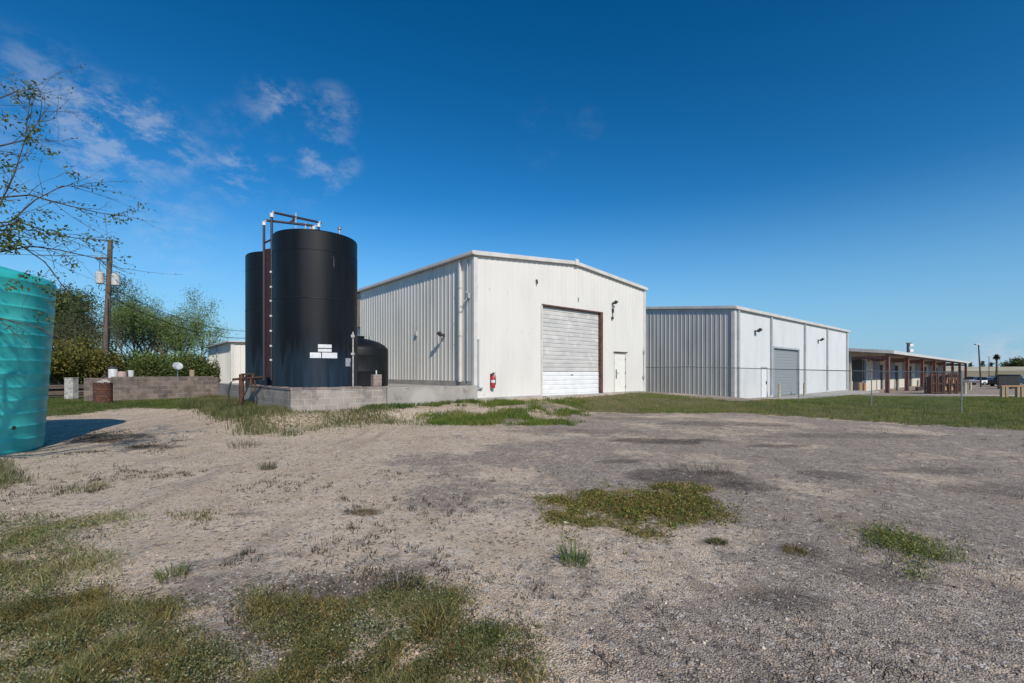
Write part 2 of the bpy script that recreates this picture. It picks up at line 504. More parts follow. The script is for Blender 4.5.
def dust_and_sky_sheen_mat():
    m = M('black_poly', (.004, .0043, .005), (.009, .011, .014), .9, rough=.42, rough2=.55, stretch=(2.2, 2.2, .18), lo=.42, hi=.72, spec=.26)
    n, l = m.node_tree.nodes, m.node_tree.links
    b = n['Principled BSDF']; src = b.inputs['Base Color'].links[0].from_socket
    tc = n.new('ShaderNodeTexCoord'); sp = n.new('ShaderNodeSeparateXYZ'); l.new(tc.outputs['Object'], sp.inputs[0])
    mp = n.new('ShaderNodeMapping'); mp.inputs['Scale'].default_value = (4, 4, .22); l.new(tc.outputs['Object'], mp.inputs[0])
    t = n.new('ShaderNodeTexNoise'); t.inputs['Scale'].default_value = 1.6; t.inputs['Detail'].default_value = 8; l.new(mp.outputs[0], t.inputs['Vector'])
    # dust streaks below a ragged line, tinted blue to paint in the sky's reflection
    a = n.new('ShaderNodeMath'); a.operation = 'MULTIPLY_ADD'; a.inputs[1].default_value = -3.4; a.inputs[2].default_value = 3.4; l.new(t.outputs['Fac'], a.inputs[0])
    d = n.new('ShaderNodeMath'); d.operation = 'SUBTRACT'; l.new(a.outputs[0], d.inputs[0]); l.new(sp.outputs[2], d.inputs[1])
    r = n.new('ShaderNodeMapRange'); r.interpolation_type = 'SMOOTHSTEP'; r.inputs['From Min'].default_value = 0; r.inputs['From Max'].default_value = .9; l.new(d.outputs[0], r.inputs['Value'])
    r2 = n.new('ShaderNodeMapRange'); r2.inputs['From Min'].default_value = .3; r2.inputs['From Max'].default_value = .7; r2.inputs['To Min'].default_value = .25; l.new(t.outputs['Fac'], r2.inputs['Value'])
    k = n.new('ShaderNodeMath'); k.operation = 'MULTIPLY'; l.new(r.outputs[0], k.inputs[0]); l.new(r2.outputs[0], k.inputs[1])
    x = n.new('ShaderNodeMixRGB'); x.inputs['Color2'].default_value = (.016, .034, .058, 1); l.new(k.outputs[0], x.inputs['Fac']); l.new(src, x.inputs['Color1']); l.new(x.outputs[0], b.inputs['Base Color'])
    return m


MT['black_poly'] = dust_and_sky_sheen_mat()


def teal_mat():
    m, n, l, b = newmat('teal_poly')
    tc = n.new('ShaderNodeTexCoord')
    mp = n.new('ShaderNodeMapping'); mp.inputs['Scale'].default_value = (1.4, 1.4, .5); l.new(tc.outputs['Object'], mp.inputs[0])
    t = n.new('ShaderNodeTexNoise'); t.inputs['Scale'].default_value = 1.3; t.inputs['Detail'].default_value = 7; l.new(mp.outputs[0], t.inputs['Vector'])
    cr = n.new('ShaderNodeValToRGB')
    cr.color_ramp.elements[0].position = .35; cr.color_ramp.elements[0].color = (.01, .42, .44, 1)
    cr.color_ramp.elements[1].position = .68; cr.color_ramp.elements[1].color = (.09, .72, .67, 1)
    l.new(t.outputs['Fac'], cr.inputs[0]); l.new(cr.outputs[0], b.inputs['Base Color'])
    b.inputs['Roughness'].default_value = .38
    tr = n.new('ShaderNodeBsdfTranslucent'); l.new(cr.outputs[0], tr.inputs['Color'])
    mx = n.new('ShaderNodeMixShader'); mx.inputs[0].default_value = .2
    l.new(b.outputs[0], mx.inputs[1]); l.new(tr.outputs[0], mx.inputs[2]); l.new(mx.outputs[0], n['Material Output'].inputs['Surface'])
    return m


MT['teal'] = teal_mat()

# ------------------------------------------------------------------ grass and weed areas (outlines on the ground, in survey pixels)
POLY = dict(
    lawn=[(575, 398), (640, 392), (735, 401), (800, 399), (848, 395), (890, 396.3), (1150, 397.5), (1150, 445), (1024, 431), (960, 427), (850, 420), (740, 412.5), (650, 414), (580, 412)],
    strip=[(478, 403), (575, 399), (580, 412), (566, 424), (520, 426), (470, 426), (412, 422), (430, 414), (505, 411)],
    pad_front=[(196, 398), (245, 390), (262, 402), (290, 411), (385, 409), (396, 424), (320, 431), (255, 436), (225, 420), (190, 408)],
    wall_base=[(286, 404), (475, 401), (475, 406), (382, 409), (290, 413)],
    left=[(40, 386), (80, 398), (100, 402), (215, 398), (200, 409), (130, 408), (60, 417), (20, 418)],
    far_left=[(-200, 376), (80, 377), (230, 377), (230, 384), (80, 400), (40, 400), (-200, 420)],
    weeds_edge=[(-60, 515), (0, 522), (60, 524), (135, 515), (120, 524), (60, 541), (98, 552), (95, 570), (45, 590), (0, 614), (-120, 640), (-160, 540)],
    weeds_front=[(-200, 625), (0, 610), (60, 594), (160, 615), (230, 652), (290, 652), (290, 612), (350, 604), (405, 583), (440, 572), (468, 590), (440, 606), (444, 640), (470, 627), (520, 632), (530, 656), (490, 690), (430, 800), (-400, 900)],
    moss=[(552, 517), (560, 504), (580, 495), (620, 491), (655, 482), (692, 485), (700, 504), (680, 523), (640, 533), (585, 527)],
    small_moss=[(856, 534), (862, 528), (875, 530), (900, 541), (940, 544), (974, 562), (945, 565), (900, 553), (858, 545)],
    patch=[(160, 518), (200, 511), (222, 517), (205, 523)],
    tank_edge=[(-60, 462), (0, 463), (20, 468), (30, 479), (0, 487), (-80, 490)],
    debris=[(70, 440), (120, 432), (165, 440), (150, 452), (90, 455)],
)


def poly_mask(x, y, z, key, wob=1.0, seed=5, jit=0.):
    px, py = to_px(x, np.maximum(y, .3), z)
    dep = np.maximum(y, .3)
    k = wob * F_PX / dep
    px = px + (fbm(x, y, 2.2, seed) - .5) * k * 1.0
    py = py + (fbm(x, y, 2.2, seed + 9) - .5) * k * 1.6 / dep * 1.2
    if jit:
        r = np.random.default_rng(seed + 77)
        px = px + r.normal(0, 1, px.shape) * k * jit
        py = py + r.normal(0, 1, py.shape) * k * jit * 1.4 / dep
    return inpoly(px, py, POLY[key])


# ------------------------------------------------------------------ ground
def axis(lo, hi, step, far):
    core = np.arange(lo, hi + step / 2, step)
    out, s, p = [], step, hi
    while p < far:
        s *= 1.22; p += s; out.append(p)
    neg, s, p = [], step, lo
    while p > -far:
        s *= 1.22; p -= s; neg.append(p)
    return np.concatenate([neg[::-1], core, out])


gx, gy = axis(-16, 22, .13, 4000), axis(.5, 30, .11, 4000)
GX, GY = np.meshgrid(gx, gy)
GZ = gz(GX, GY)
near = (np.abs(GX) < 40) & (GY < 45) & (GY > 0)
GZ += np.where(near, (fbm(GX, GY, 3.5, 21, 3) - .5) * .022, 0)
gray_pts = []
for (py, row) in {
    424: ((90, 0), (250, 0), (420, .3), (560, .55), (700, .6), (850, .7), (1000, .8)),
    440: ((60, 0), (200, 0), (330, .1), (470, .5), (600, .65), (700, .75), (850, .7), (1000, .75)),
    462: ((60, .05), (200, 0), (320, .05), (420, .4), (520, .55), (640, .85), (760, .7), (900, .75), (1020, .8)),
    500: ((50, .05), (200, .0), (350, .05), (450, .55), (520, .35), (640, .6), (760, .85), (900, .75), (1010, .85)),
    535: ((60, .25), (130, .5), (200, .45), (300, .15), (430, .2), (500, .15), (600, .35), (700, .5), (800, .75), (950, .9)),
    565: ((40, .2), (150, .2), (230, .4), (320, .35), (400, .4), (480, .25), (560, .45), (640, .45), (760, .7), (950, .9)),
    600: ((60, .2), (140, .3), (220, .7), (330, .75), (470, .5), (560, .6), (650, .65), (780, .8), (950, .9)),
    640: ((130, .6), (250, .85), (300, .85), (480, .45), (560, .7), (700, .8), (900, .9)),
    680: ((100, .5), (300, .7), (560, .6), (700, .85), (900, .9))}.items():
    for (px, g) in row:
        q = P(px, py); gray_pts.append((q[0], q[1], g))
gray_pts += [(12, 3, .9), (18, 8, .85), (-12, 4, .2), (60, 50, .8), (60, 80, .9), (90, 60, .9)]
gp = np.array(gray_pts)
fx, fy = GX.ravel(), GY.ravel()
num = np.zeros(len(fx)); den = np.zeros(len(fx))
for (qx, qy, g) in gp:
    s = .12 + .07 * qy
    w = 1 / (((fx - qx) ** 2 + (fy - qy) ** 2) / s ** 2 + .25) ** 1.6 / 1
    num += w * g; den += w
gray = num / den
nz = fbm(fx, fy, .8, 31, 5)
gray = sstep(.22, .78, gray + (nz - .5) * 1.25)
fz = GZ.ravel()
grass = np.zeros(len(fx))
vis = (fy > 1.0) & (fy < 60) & (np.abs(fx) < 80)
for k, wob, amt in (('lawn', .5, 1), ('strip', .8, .62), ('pad_front', .7, .6), ('wall_base', .4, .5), ('left', .6, 1), ('far_left', .5, .9), ('weeds_edge', .35, .5), ('weeds_front', .35, .55), ('moss', .4, .7), ('small_moss', .25, .6), ('patch', .2, .55), ('tank_edge', .3, .6)):
    m = poly_mask(fx[vis], fy[vis], fz[vis], k, wob * 1.8, jit=.12)
    gv = grass[vis]; gv[m] = np.maximum(gv[m], amt); grass[vis] = gv
grass[(np.hypot(fx, fy) > 62) & (fx < 30)] = .9
grass[(fx < -16) & (fy > 21)] = .9
# dark oil and damp stains, brown leaf litter
stain = np.zeros(len(fx))
for (px, py, rx, ry, a) in [(660, 441, 1.3, .5, .8), (745, 486, .5, .35, .9), (690, 478, .9, .6, .7), (780, 446, .7, .3, .6), (560, 432, 1.8, .5, .45), (620, 462, .4, .2, .6), (830, 475, .5, .4, .5),
                            (110, 440, 1.1, .7, .9), (150, 448, .6, .4, .7), (240, 515, .2, .12, .7), (367, 513, .18, .12, .8), (715, 543, .16, .1, .8), (800, 552, .2, .15, .6), (880, 575, .35, .2, .5), (780, 600, .35, .18, .6),
                            (930, 470, .9, .3, .4), (1000, 490, .8, .4, .4), (640, 420, 2.2, .5, .4), (730, 425, 2.0, .6, .45), (850, 436, 2.2, .5, .4), (90, 604, .12, .06, .9), (330, 590, .4, .25, .5), (200, 640, .4, .2, .4)]:
    q = P(px, py)
    d = ((fx - q[0]) / rx) ** 2 + ((fy - q[1]) / ry) ** 2
    stain = np.maximum(stain, min(1, a * 1.0) * sstep(1.3, .4, d + (fbm(fx, fy, 2.0, 51, 4) - .5) * 2.2))
me = bpy.data.meshes.new('ground')
nx, ny = len(gx), len(gy)
idx = np.arange(nx * ny).reshape(ny, nx)
quads = np.stack([idx[:-1, :-1], idx[:-1, 1:], idx[1:, 1:], idx[1:, :-1]], -1).reshape(-1, 4)
me.vertices.add(nx * ny)
me.vertices.foreach_set('co', np.stack([fx, fy, fz], -1).astype(np.float32).ravel())
me.loops.add(quads.size); me.loops.foreach_set('vertex_index', quads.astype(np.int32).ravel())
me.polygons.add(len(quads)); me.polygons.foreach_set('loop_start', np.arange(0, quads.size, 4, dtype=np.int32))
me.polygons.foreach_set('loop_total', np.full(len(quads), 4, dtype=np.int32))
me.polygons.foreach_set('use_smooth', np.ones(len(quads), bool))
ca = me.color_attributes.new('cover', 'FLOAT_COLOR', 'POINT')
c4 = np.ones((len(fx), 4), np.float32); c4[:, 0] = gray; c4[:, 1] = grass; c4[:, 2] = stain
ca.data.foreach_set('color', c4.ravel())
me.update(calc_edges=True)


def ground_mat():
    m, n, l, b = newmat('ground')
    tc = n.new('ShaderNodeTexCoord'); at = n.new('ShaderNodeAttribute'); at.attribute_name = 'cover'
    sp = n.new('ShaderNodeSeparateColor'); l.new(at.outputs['Color'], sp.inputs[0])

    def noise(sc, det=6, ro=.6):
        t = n.new('ShaderNodeTexNoise'); t.inputs['Scale'].default_value = sc; t.inputs['Detail'].default_value = det; t.inputs['Roughness'].default_value = ro
        l.new(tc.outputs['Object'], t.inputs['Vector']); return t.outputs['Fac']

    def rmp(src, a, z, t0=0., t1=1.):
        r = n.new('ShaderNodeMapRange'); r.interpolation_type = 'SMOOTHSTEP'
        r.inputs['From Min'].default_value = a; r.inputs['From Max'].default_value = z
        r.inputs['To Min'].default_value = t0; r.inputs['To Max'].default_value = t1
        l.new(src, r.inputs['Value']); return r.outputs[0]

    def mix(f, a, c, mode='MIX'):
        x = n.new('ShaderNodeMixRGB'); x.blend_type = mode
        for s_, i in ((f, 0), (a, 1), (c, 2)):
            if isinstance(s_, tuple): x.inputs[i].default_value = (*s_, 1)
            elif isinstance(s_, (int, float)): x.inputs[i].default_value = s_
            else: l.new(s_, x.inputs[i])
        return x.outputs[0]

    def vor(sc):
        v = n.new('ShaderNodeTexVoronoi'); v.inputs['Scale'].default_value = sc
        l.new(tc.outputs['Object'], v.inputs['Vector']); return v
    v1, v2 = vor(85), vor(32)
    s1 = n.new('ShaderNodeSeparateColor'); l.new(v1.outputs['Color'], s1.inputs[0])
    s2 = n.new('ShaderNodeSeparateColor'); l.new(v2.outputs['Color'], s2.inputs[0])
    beige = mix(rmp(noise(1.3), .35, .65), (.60, .45, .30), (.73, .575, .42))
    beige = mix(rmp(noise(9, 8), .4, .7), beige, (.44, .335, .235))
    beige = mix(rmp(s1.outputs[0], .6, .95, 0, .6), beige, (.68, .60, .52))
    beige = mix(rmp(s1.outputs[1], .7, .96, 0, .75), beige, (.2, .155, .125))
    asph = mix(rmp(noise(1.7), .35, .65), (.30, .245, .192), (.42, .345, .272))
    asph = mix(rmp(noise(12, 8), .4, .7), asph, (.225, .185, .148))
    asph = mix(rmp(s1.outputs[0], .6, .95, 0, .85), asph, (.46, .39, .33))
    asph = mix(rmp(s1.outputs[1], .68, .96, 0, .7), asph, (.09, .076, .066))
    asph = mix(rmp(noise(.9, 4), .55, .72, 0, .6), asph, (.38, .275, .195))
    gfac = n.new('ShaderNodeMath'); gfac.operation = 'ADD'
    l.new(sp.outputs[0], gfac.inputs[0])
    l.new(rmp(noise(4, 10, .72), .3, .7, -.5, .5), gfac.inputs[1])
    col = mix(rmp(gfac.outputs[0], .3, .95), beige, asph)
    col = mix(rmp(s2.outputs[0], .9, .97, 0, .85), col, (.56, .51, .45))
    col = mix(rmp(s2.outputs[1], .9, .97, 0, .75), col, (.09, .075, .066))
    mpx = n.new('ShaderNodeMapping'); mpx.inputs['Rotation'].default_value = (0, 0, R(-25)); mpx.inputs['Scale'].default_value = (1.6, .22, 1)
    l.new(tc.outputs['Object'], mpx.inputs[0])
    tk = n.new('ShaderNodeTexNoise'); tk.inputs['Scale'].default_value = 1.4; tk.inputs['Detail'].default_value = 6; l.new(mpx.outputs[0], tk.inputs['Vector'])
    col = mix(rmp(tk.outputs['Fac'], .54, .7, 0, .4), col, (.24, .19, .155))
    sfac = n.new('ShaderNodeMath'); sfac.operation = 'MULTIPLY'; l.new(sp.outputs[2], sfac.inputs[0]); l.new(rmp(noise(10, 6), .25, .55, .35, 1), sfac.inputs[1])
    col = mix(sfac.outputs[0], col, (.062, .048, .04))
    soil = mix(rmp(noise(2.5), .35, .65), (.15, .13, .05), (.10, .105, .036))
    soil = mix(rmp(noise(.25, 3), .5, .7), soil, (.17, .145, .075))
    gs = n.new('ShaderNodeMath'); gs.operation = 'ADD'; l.new(sp.outputs[1], gs.inputs[0]); l.new(rmp(noise(14, 6), .3, .7, -.4, .2), gs.inputs[1])
    col = mix(rmp(gs.outputs[0], .3, .8), col, soil)
    l.new(col, b.inputs['Base Color'])
    b.inputs['Roughness'].default_value = .92
    b.inputs['Specular IOR Level'].default_value = .25
    h = n.new('ShaderNodeMath'); h.operation = 'MULTIPLY_ADD'; h.inputs[1].default_value = -.9
    l.new(v1.outputs['Distance'], h.inputs[0]); l.new(noise(28, 8, .7), h.inputs[2])
    h2 = n.new('ShaderNodeMath'); h2.operation = 'MULTIPLY_ADD'; h2.inputs[1].default_value = -.5
    l.new(v2.outputs['Distance'], h2.inputs[0]); l.new(h.outputs[0], h2.inputs[2])
    bp = n.new('ShaderNodeBump'); bp.inputs['Strength'].default_value = .75; bp.inputs['Distance'].default_value = .018
    l.new(h2.outputs[0], bp.inputs['Height']); l.new(bp.outputs[0], b.inputs['Normal'])
    return m


me.materials.append(ground_mat())
gobj = bpy.data.objects.new('ground', me); COL.objects.link(gobj)
tag(gobj, 'worn gravel and broken asphalt yard with grassy edges', 'ground', kind='structure')

# loose stones on the yard (nobody could count them)
N = 30000
dd = 1.9 + (rng.random(N) ** 1.7) * 12
uu = rng.uniform(-1.3, 1.3, N)
sx, sy = uu * dd, dd
keep = rng.random(N) < sstep(.3, .62, fbm(sx, sy, 1.1, 71, 4)) + .2
sx, sy = sx[keep], sy[keep]; N = len(sx)
sz = gz(sx, sy) + (fbm(sx, sy, 3.5, 21, 3) - .5) * .022
sr = .0035 + .010 * rng.random(N) ** 3 + np.where(rng.random(N) < .03, .018 * rng.random(N), 0)
octv = np.array([(1, 0, 0), (-1, 0, 0), (0, 1, 0), (0, -1, 0), (0, 0, 1), (0, 0, -1)], float)
octf = np.array([(0, 2, 4), (2, 1, 4), (1, 3, 4), (3, 0, 4), (2, 0, 5), (1, 2, 5), (3, 1, 5), (0, 3, 5)])
vv = octv[None] * sr[:, None, None] * rng.uniform(.6, 1.35, (N, 6, 1))
ang = rng.random(N) * 6.28
ca_, sa_ = np.cos(ang)[:, None], np.sin(ang)[:, None]
vv = np.stack([vv[..., 0] * ca_ - vv[..., 1] * sa_, vv[..., 0] * sa_ + vv[..., 1] * ca_, vv[..., 2] * .7], -1)
vv += np.stack([sx, sy, sz + sr * .15], -1)[:, None]
sc_ = np.array([(.50, .40, .31), (.40, .315, .25), (.28, .24, .205), (.13, .112, .10), (.60, .53, .45)])[rng.choice(5, N, p=[.3, .25, .22, .15, .08])]
st_m, n_, l_, b_ = newmat('stones')
a_ = n_.new('ShaderNodeAttribute'); a_.attribute_name = 'tint'; l_.new(a_.outputs['Color'], b_.inputs['Base Color']); b_.inputs['Roughness'].default_value = .9
so = mesh_np('gravel_stones', vv.reshape(-1, 3), (octf[None] + 6 * np.arange(N)[:, None, None]).reshape(-1, 3), np.repeat(sc_, 6, 0), st_m)
tag(so, 'loose pebbles scattered over the yard in the foreground', 'gravel', kind='stuff')


# ------------------------------------------------------------------ metal buildings
def rib_profile(L, pitch, depth, extra=()):
    pts = [(0., 0.)]
    k = 0
    a = (.40, .47, .60, .67)
    while k * pitch < L:
        for q, o in zip(a, (0, depth, depth, 0)):
            x = (k + q) * pitch
            if 0 < x < L: pts.append((x, o))
        k += 1
    pts.append((L, 0.))
    xs = [p[0] for p in pts]; os_ = [p[1] for p in pts]
    for e in extra:
        if e not in xs and 0 < e < L:
            o = float(np.interp(e, xs, os_)); pts.append((e, o))
    return sorted(set(pts))


def rib_wall(mb, o, d, nrm, L, z0, top, pitch=.305, depth=.03, holes=()):
    """corrugated sheet: o start (x,y), d direction, nrm outward, top(s) height, holes (s0,s1,za,zb)"""
    ex = [h[0] for h in holes] + [h[1] for h in holes]
    ex.append(L / 2)
    pr = rib_profile(L, pitch, depth, ex)

    def pt(s, off, z):
        return (o[0] + d[0] * s + nrm[0] * off, o[1] + d[1] * s + nrm[1] * off, z)
    for (s0, o0), (s1, o1) in zip(pr[:-1], pr[1:]):
        mid = (s0 + s1) / 2
        segs = [(z0, None)]
        for (h0, h1, za, zb) in holes:
            if h0 < mid < h1:
                segs = ([(z0, za)] if za > z0 + .01 else []) + [(zb, None)]
        for (a, z) in segs:
            ta, tb = (top(s0), top(s1)) if z is None else (z, z)
            mb.quad(pt(s0, o0, a), pt(s1, o1, a), pt(s1, o1, tb), pt(s0, o0, ta))


def slat_door(mb, x0, x1, y, z0, z1, pitch=.2, depth=.025):
    """horizontal slats facing -y"""
    k = int(round((z1 - z0) / pitch)); p = (z1 - z0) / k
    for i in range(k):
        a = z0 + i * p
        pr = [(a, 0), (a + p * .12, -depth), (a + p * .82, -depth), (a + p * .95, 0), (a + p, 0)]
        for (za, oa), (zb, ob) in zip(pr[:-1], pr[1:]):
            mb.quad((x0, y + oa, za), (x1, y + oa, za), (x1, y + ob, zb), (x0, y + ob, zb))


def floodlight(parent, loc, rz=0, big=1.0, name='floodlight'):
    e = MB()
    m = Matrix.Translation(loc) @ Matrix.Rotation(rz, 4, 'Z')
    e.box(-.07 * big, .07 * big, -.06, 0, -.09 * big, .09 * big, m)
    e.box(-.025, .025, -.28 * big, -.05, -.02, .02, m)
    mm = m @ Matrix.Translation((0, -.3 * big, .05 * big)) @ Matrix.Rotation(R(-35), 4, 'X')
    e.box(-.17 * big, .17 * big, -.16 * big, .12 * big, -.07 * big, .08 * big, mm)
    e.box(-.19 * big, .19 * big, -.17 * big, -.15 * big, -.09 * big, .10 * big, mm)
    return e.build(name, MT['dark_metal'], parent, bevel=.006)


# ---- first warehouse (gable towards the yard)
W1, D1, EV, PK = 12.15, 16.0, 5.92, 6.45
b1 = empty('metal_warehouse', (C1[0], C1[1], .55), TH, 'white gabled metal warehouse with weathered roll-up door, nearest the camera', 'warehouse')
top1 = lambda s: EV + (PK - EV) * (1 - abs(s - W1 / 2) / (W1 / 2))
mb = MB()
rib_wall(mb, (0, 0), (1, 0), (0, -1), W1, .03, top1, .305, .022, [(3.85, 8.06, 0, 4.15), (9.28, 10.3, 0, 2.12)])
mb.build('front_wall', MT['white_siding'], b1)
mb = MB()
rib_wall(mb, (0, D1), (0, -1), (-1, 0), D1, .62, lambda s: EV, .305, .02, [(1.6, 4.7, 2.6, 5.92)])
mb.build('side_wall', MT['side_siding'], b1); mb = MB(); rib_wall(mb, (W1, 0), (0, 1), (1, 0), D1, .03, lambda s: EV, .34, .036)
mb.build('side_wall', MT['side_siding'], b1)
mb = MB(); rib_wall(mb, (W1, D1), (-1, 0), (0, 1), W1, .03, top1, .34, .036); mb.build('rear_wall', MT['side_siding'], b1)
mb = MB()
for sgn in (0, 1):
    xa = -.12 if sgn == 0 else W1 + .05
    n = 40
    for (ya, yb) in ((-.1, D1 + .1),):
        za = EV + .03 - .12 * (PK - EV) / (W1 / 2)
        mb.add([(xa, ya, za), (W1 / 2, ya, PK + .03), (W1 / 2, yb, PK + .03), (xa, yb, za), (xa, ya, za + .05), (W1 / 2, ya, PK + .08), (W1 / 2, yb, PK + .08), (xa, yb, za + .05)],
               [(0, 3, 2, 1), (4, 5, 6, 7), (0, 1, 5, 4), (1, 2, 6, 5), (2, 3, 7, 6), (3, 0, 4, 7)])
mb.build('roof', MT['roof_sheet'], b1)
for y0, y1 in ((-.16, -.035), (D1 + .04, D1 + .16)):
    mb = MB()
    for xa, xb, za, zb in ((-.1, W1 / 2, EV - .02, PK - .005), (W1 / 2, W1 + .03, PK - .005, EV - .02)):
        h0, h1 = -.10, .06
        mb.add([(xa, y0, za + h0), (xb, y0, zb + h0), (xb, y1, zb + h0), (xa, y1, za + h0), (xa, y0, za + h1), (xb, y0, zb + h1), (xb, y1, zb + h1), (xa, y1, za + h1)],
               [(0, 3, 2, 1), (4, 5, 6, 7), (0, 1, 5, 4), (1, 2, 6, 5), (2, 3, 7, 6), (3, 0, 4, 7)])
    mb.build('rake_trim', MT['white_trim'], b1, bevel=.01)
MB().box(W1 / 2 - .12, W1 / 2 + .12, -.20, -.163, PK - .14, PK + .16).build('ridge_cap', MT['white_trim'], b1, bevel=.02)
for xa, xb in ((-.2, -.045), (W1 + .04, W1 + .11)):
    MB().box(xa, xb, -.165, D1 + .1, EV - .10, EV + .04).build('gutter', MT['white_trim'], b1, bevel=.015)
for (xa, xb, ya, yb) in ((-.05, .13, -.05, .13), (W1 - .13, W1 + .05, -.05, .13)):
    MB().box(xa, xb, ya, yb, .0, EV - .16).build('corner_trim', MT['white_trim'], b1, bevel=.01)
ds = MB(); ds.box(-.135, -.037, .85, .96, .68, EV - .15); ds.box(-.15, -.03, .82, .99, 2.6, 2.65); ds.box(-.15, -.03, .82, .99, 4.6, 4.65)
ds.build('downspout', MT['white_trim'], b1, bevel=.008)
MB().tube([(-.075, .36, .72), (-.075, .36, EV - .2)], .022).build('conduit', MT['grey_trim'], b1, smooth=True)
MB().box(-.04, .06, .0, D1, -.5, .72).build('foundation', MT['concrete'], b1)
fd = MB(); fd.box(-.04, 3.84, -.04, .1, -.5, .035); fd.box(8.07, W1 + .04, -.04, .1, -.5, .035); fd.box(3.84, 8.07, -.25, .3, -.5, .0)
fd.box(W1 - .04, W1 + .04, .11, D1, -.5, .035)
build_split(fd, 'footing', MT['pale_concrete'], b1)
# roll-up door with parts
fr = MB()
fr.box(3.80, 8.26, -.055, .16, 4.15, 4.22); fr.box(8.06, 8.25, -.06, .16, .0, 4.149)
dfr = fr.build('door_frame', MT['rust_frame'], b1, bevel=.008)
MB().box(3.76, 3.85, -.05, .16, 0, 4.149).build('left_jamb', MT['white_trim'], dfr)
mb = MB(); slat_door(mb, 3.86, 8.05, .12, 1.12, 4.15, .19)
rd = mb.build('roll_up_door', MT['door_weathered'], b1); rd['label'] = 'weathered grey upper slats of the roll-up door'
mb = MB(); slat_door(mb, 3.86, 8.05, .105, .06, 1.11, .21); mb.box(3.86, 8.05, .07, .13, .0, .06)
q = mb.build('bottom_panel', MT['door_white'], rd); q['label'] = 'clean white bottom slats of the roll-up door'
mb = MB(); mb.box(5.9, 6.05, .05, .08, .95, .98); mb.build('handle', MT['dark_metal'], rd)
# personnel door
md = MB(); md.box(9.31, 10.24, .0, .05, .02, 2.08)
mdo = md.build('personnel_door', MT['door_cream'], b1)
fr = MB(); fr.box(9.24, 9.305, -.03, .06, 0, 2.15); fr.box(10.245, 10.31, -.03, .06, 0, 2.15); fr.box(9.24, 10.31, -.031, .06, 2.085, 2.15)
fr.build('frame', MT['white_trim'], mdo)
fr = MB(); fr.box(9.2, 10.36, -.1, -.025, 2.152, 2.20); fr.build('drip_cap', MT['rust_frame'], mdo)
h = MB(); h.box(9.40, 9.45, -.05, 0, .75, 1.25); h.tube([(9.43, -.03, 1.05), (9.43, -.1, 1.05), (9.56, -.1, 1.05)], .015); h.build('handle', MT['steel'], mdo)
h = MB()
for z in (.3, 1.05, 1.8): h.box(10.23, 10.26, -.045, -.028, z - .06, z + .06)
build_split(h, 'hinge', MT['dark_metal'], mdo)
# things fixed to its walls
floodlight(b1, (9.09, -.03, 4.75), 0, .62); 
hw = MB(); hw.box(9.02, 9.2, -.05, -.022, 4.28, 4.5); hw.tube([(9.1, -.03, 4.3), (9.1, -.05, 4.0), (9.06, -.06, 3.95)], .02); hw.box(8.98, 9.1, -.1, -.02, 3.9, 4.03)
hw.build('junction_box', MT['dark_metal'], b1)
mb = MB(); mb.box(3.43, 3.48, -.1, -.02, 5.17, 5.28); mb.box(3.44, 3.47, -.13, -.07, 5.08, 5.18); mb.build('bracket', MT['dark_metal'], b1)
mb = MB(); mb.box(6.32, 6.37, -.06, -.02, 4.6, 4.78); mb.build('sensor', MT['grey_trim'], b1)
mb = MB(); mb.box(11.94, 12.05, -.1, -.02, 2.17, 2.32); mb.tube([(12.0, -.05, 2.17), (12.0, -.05, .6), (11.9, -.1, .5)], .012); mb.box(11.9, 12.04, -.1, -.02, .75, .88); mb.build('outlet_box', MT['grey_trim'], b1)
mb = MB(); mb.tube([(.17, -.07, .52), (.17, -.07, 2.35)], .032); mb.box(.14, .2, -.1, -.02, 2.34, 2.42); mb.tube([(.17, -.07, .54), (.2, -.1, .44), (.34, -.12, .42)], .032); mb.box(.1, .36, -.09, -.02, .38, .47)
mb.build('drain_pipe', MT['grey_trim'], b1, smooth=True)
floodlight(b1, (-.035, 2.16, 2.7), -R(90), .7)
mb = MB(); mb.box(-.16, -.04, .2, .3, 4.1, 4.3); mb.tube([(-.1, .25, 4.2), (-.2, .32, 4.0), (-.32, .4, 3.95)], .02); mb.tube([(-.1, .25, 4.25), (-.3, .2, 4.35)], .02); mb.build('wall_bracket', MT['grey_trim'], b1)
for (y, z) in ((4.6, 3.05), (9.8, 3.1)):
    mb = MB(); mb.box(-.1, -.037, y - .05, y + .05, z - .22, z); mb.build('outlet_box', MT['grey_trim'], b1)
mb = MB(); mb.box(-.035, .02, D1 - 4.7, D1 - 1.6, 3.85, EV - .15); mb.build('upper_panel', MT['beige_panel'], b1)
mb = MB(); mb.box(.1, .16, D1 - 4.7, D1 - 1.6, 2.6, 3.84); mb.build('lower_panel', MT['pale_blue_panel'], b1)
mb = MB(); mb.box(-.07, .03, D1 - 4.75, D1 - 1.55, 3.78, 3.845); mb.build('panel_rail', MT['beige_panel'], b1)

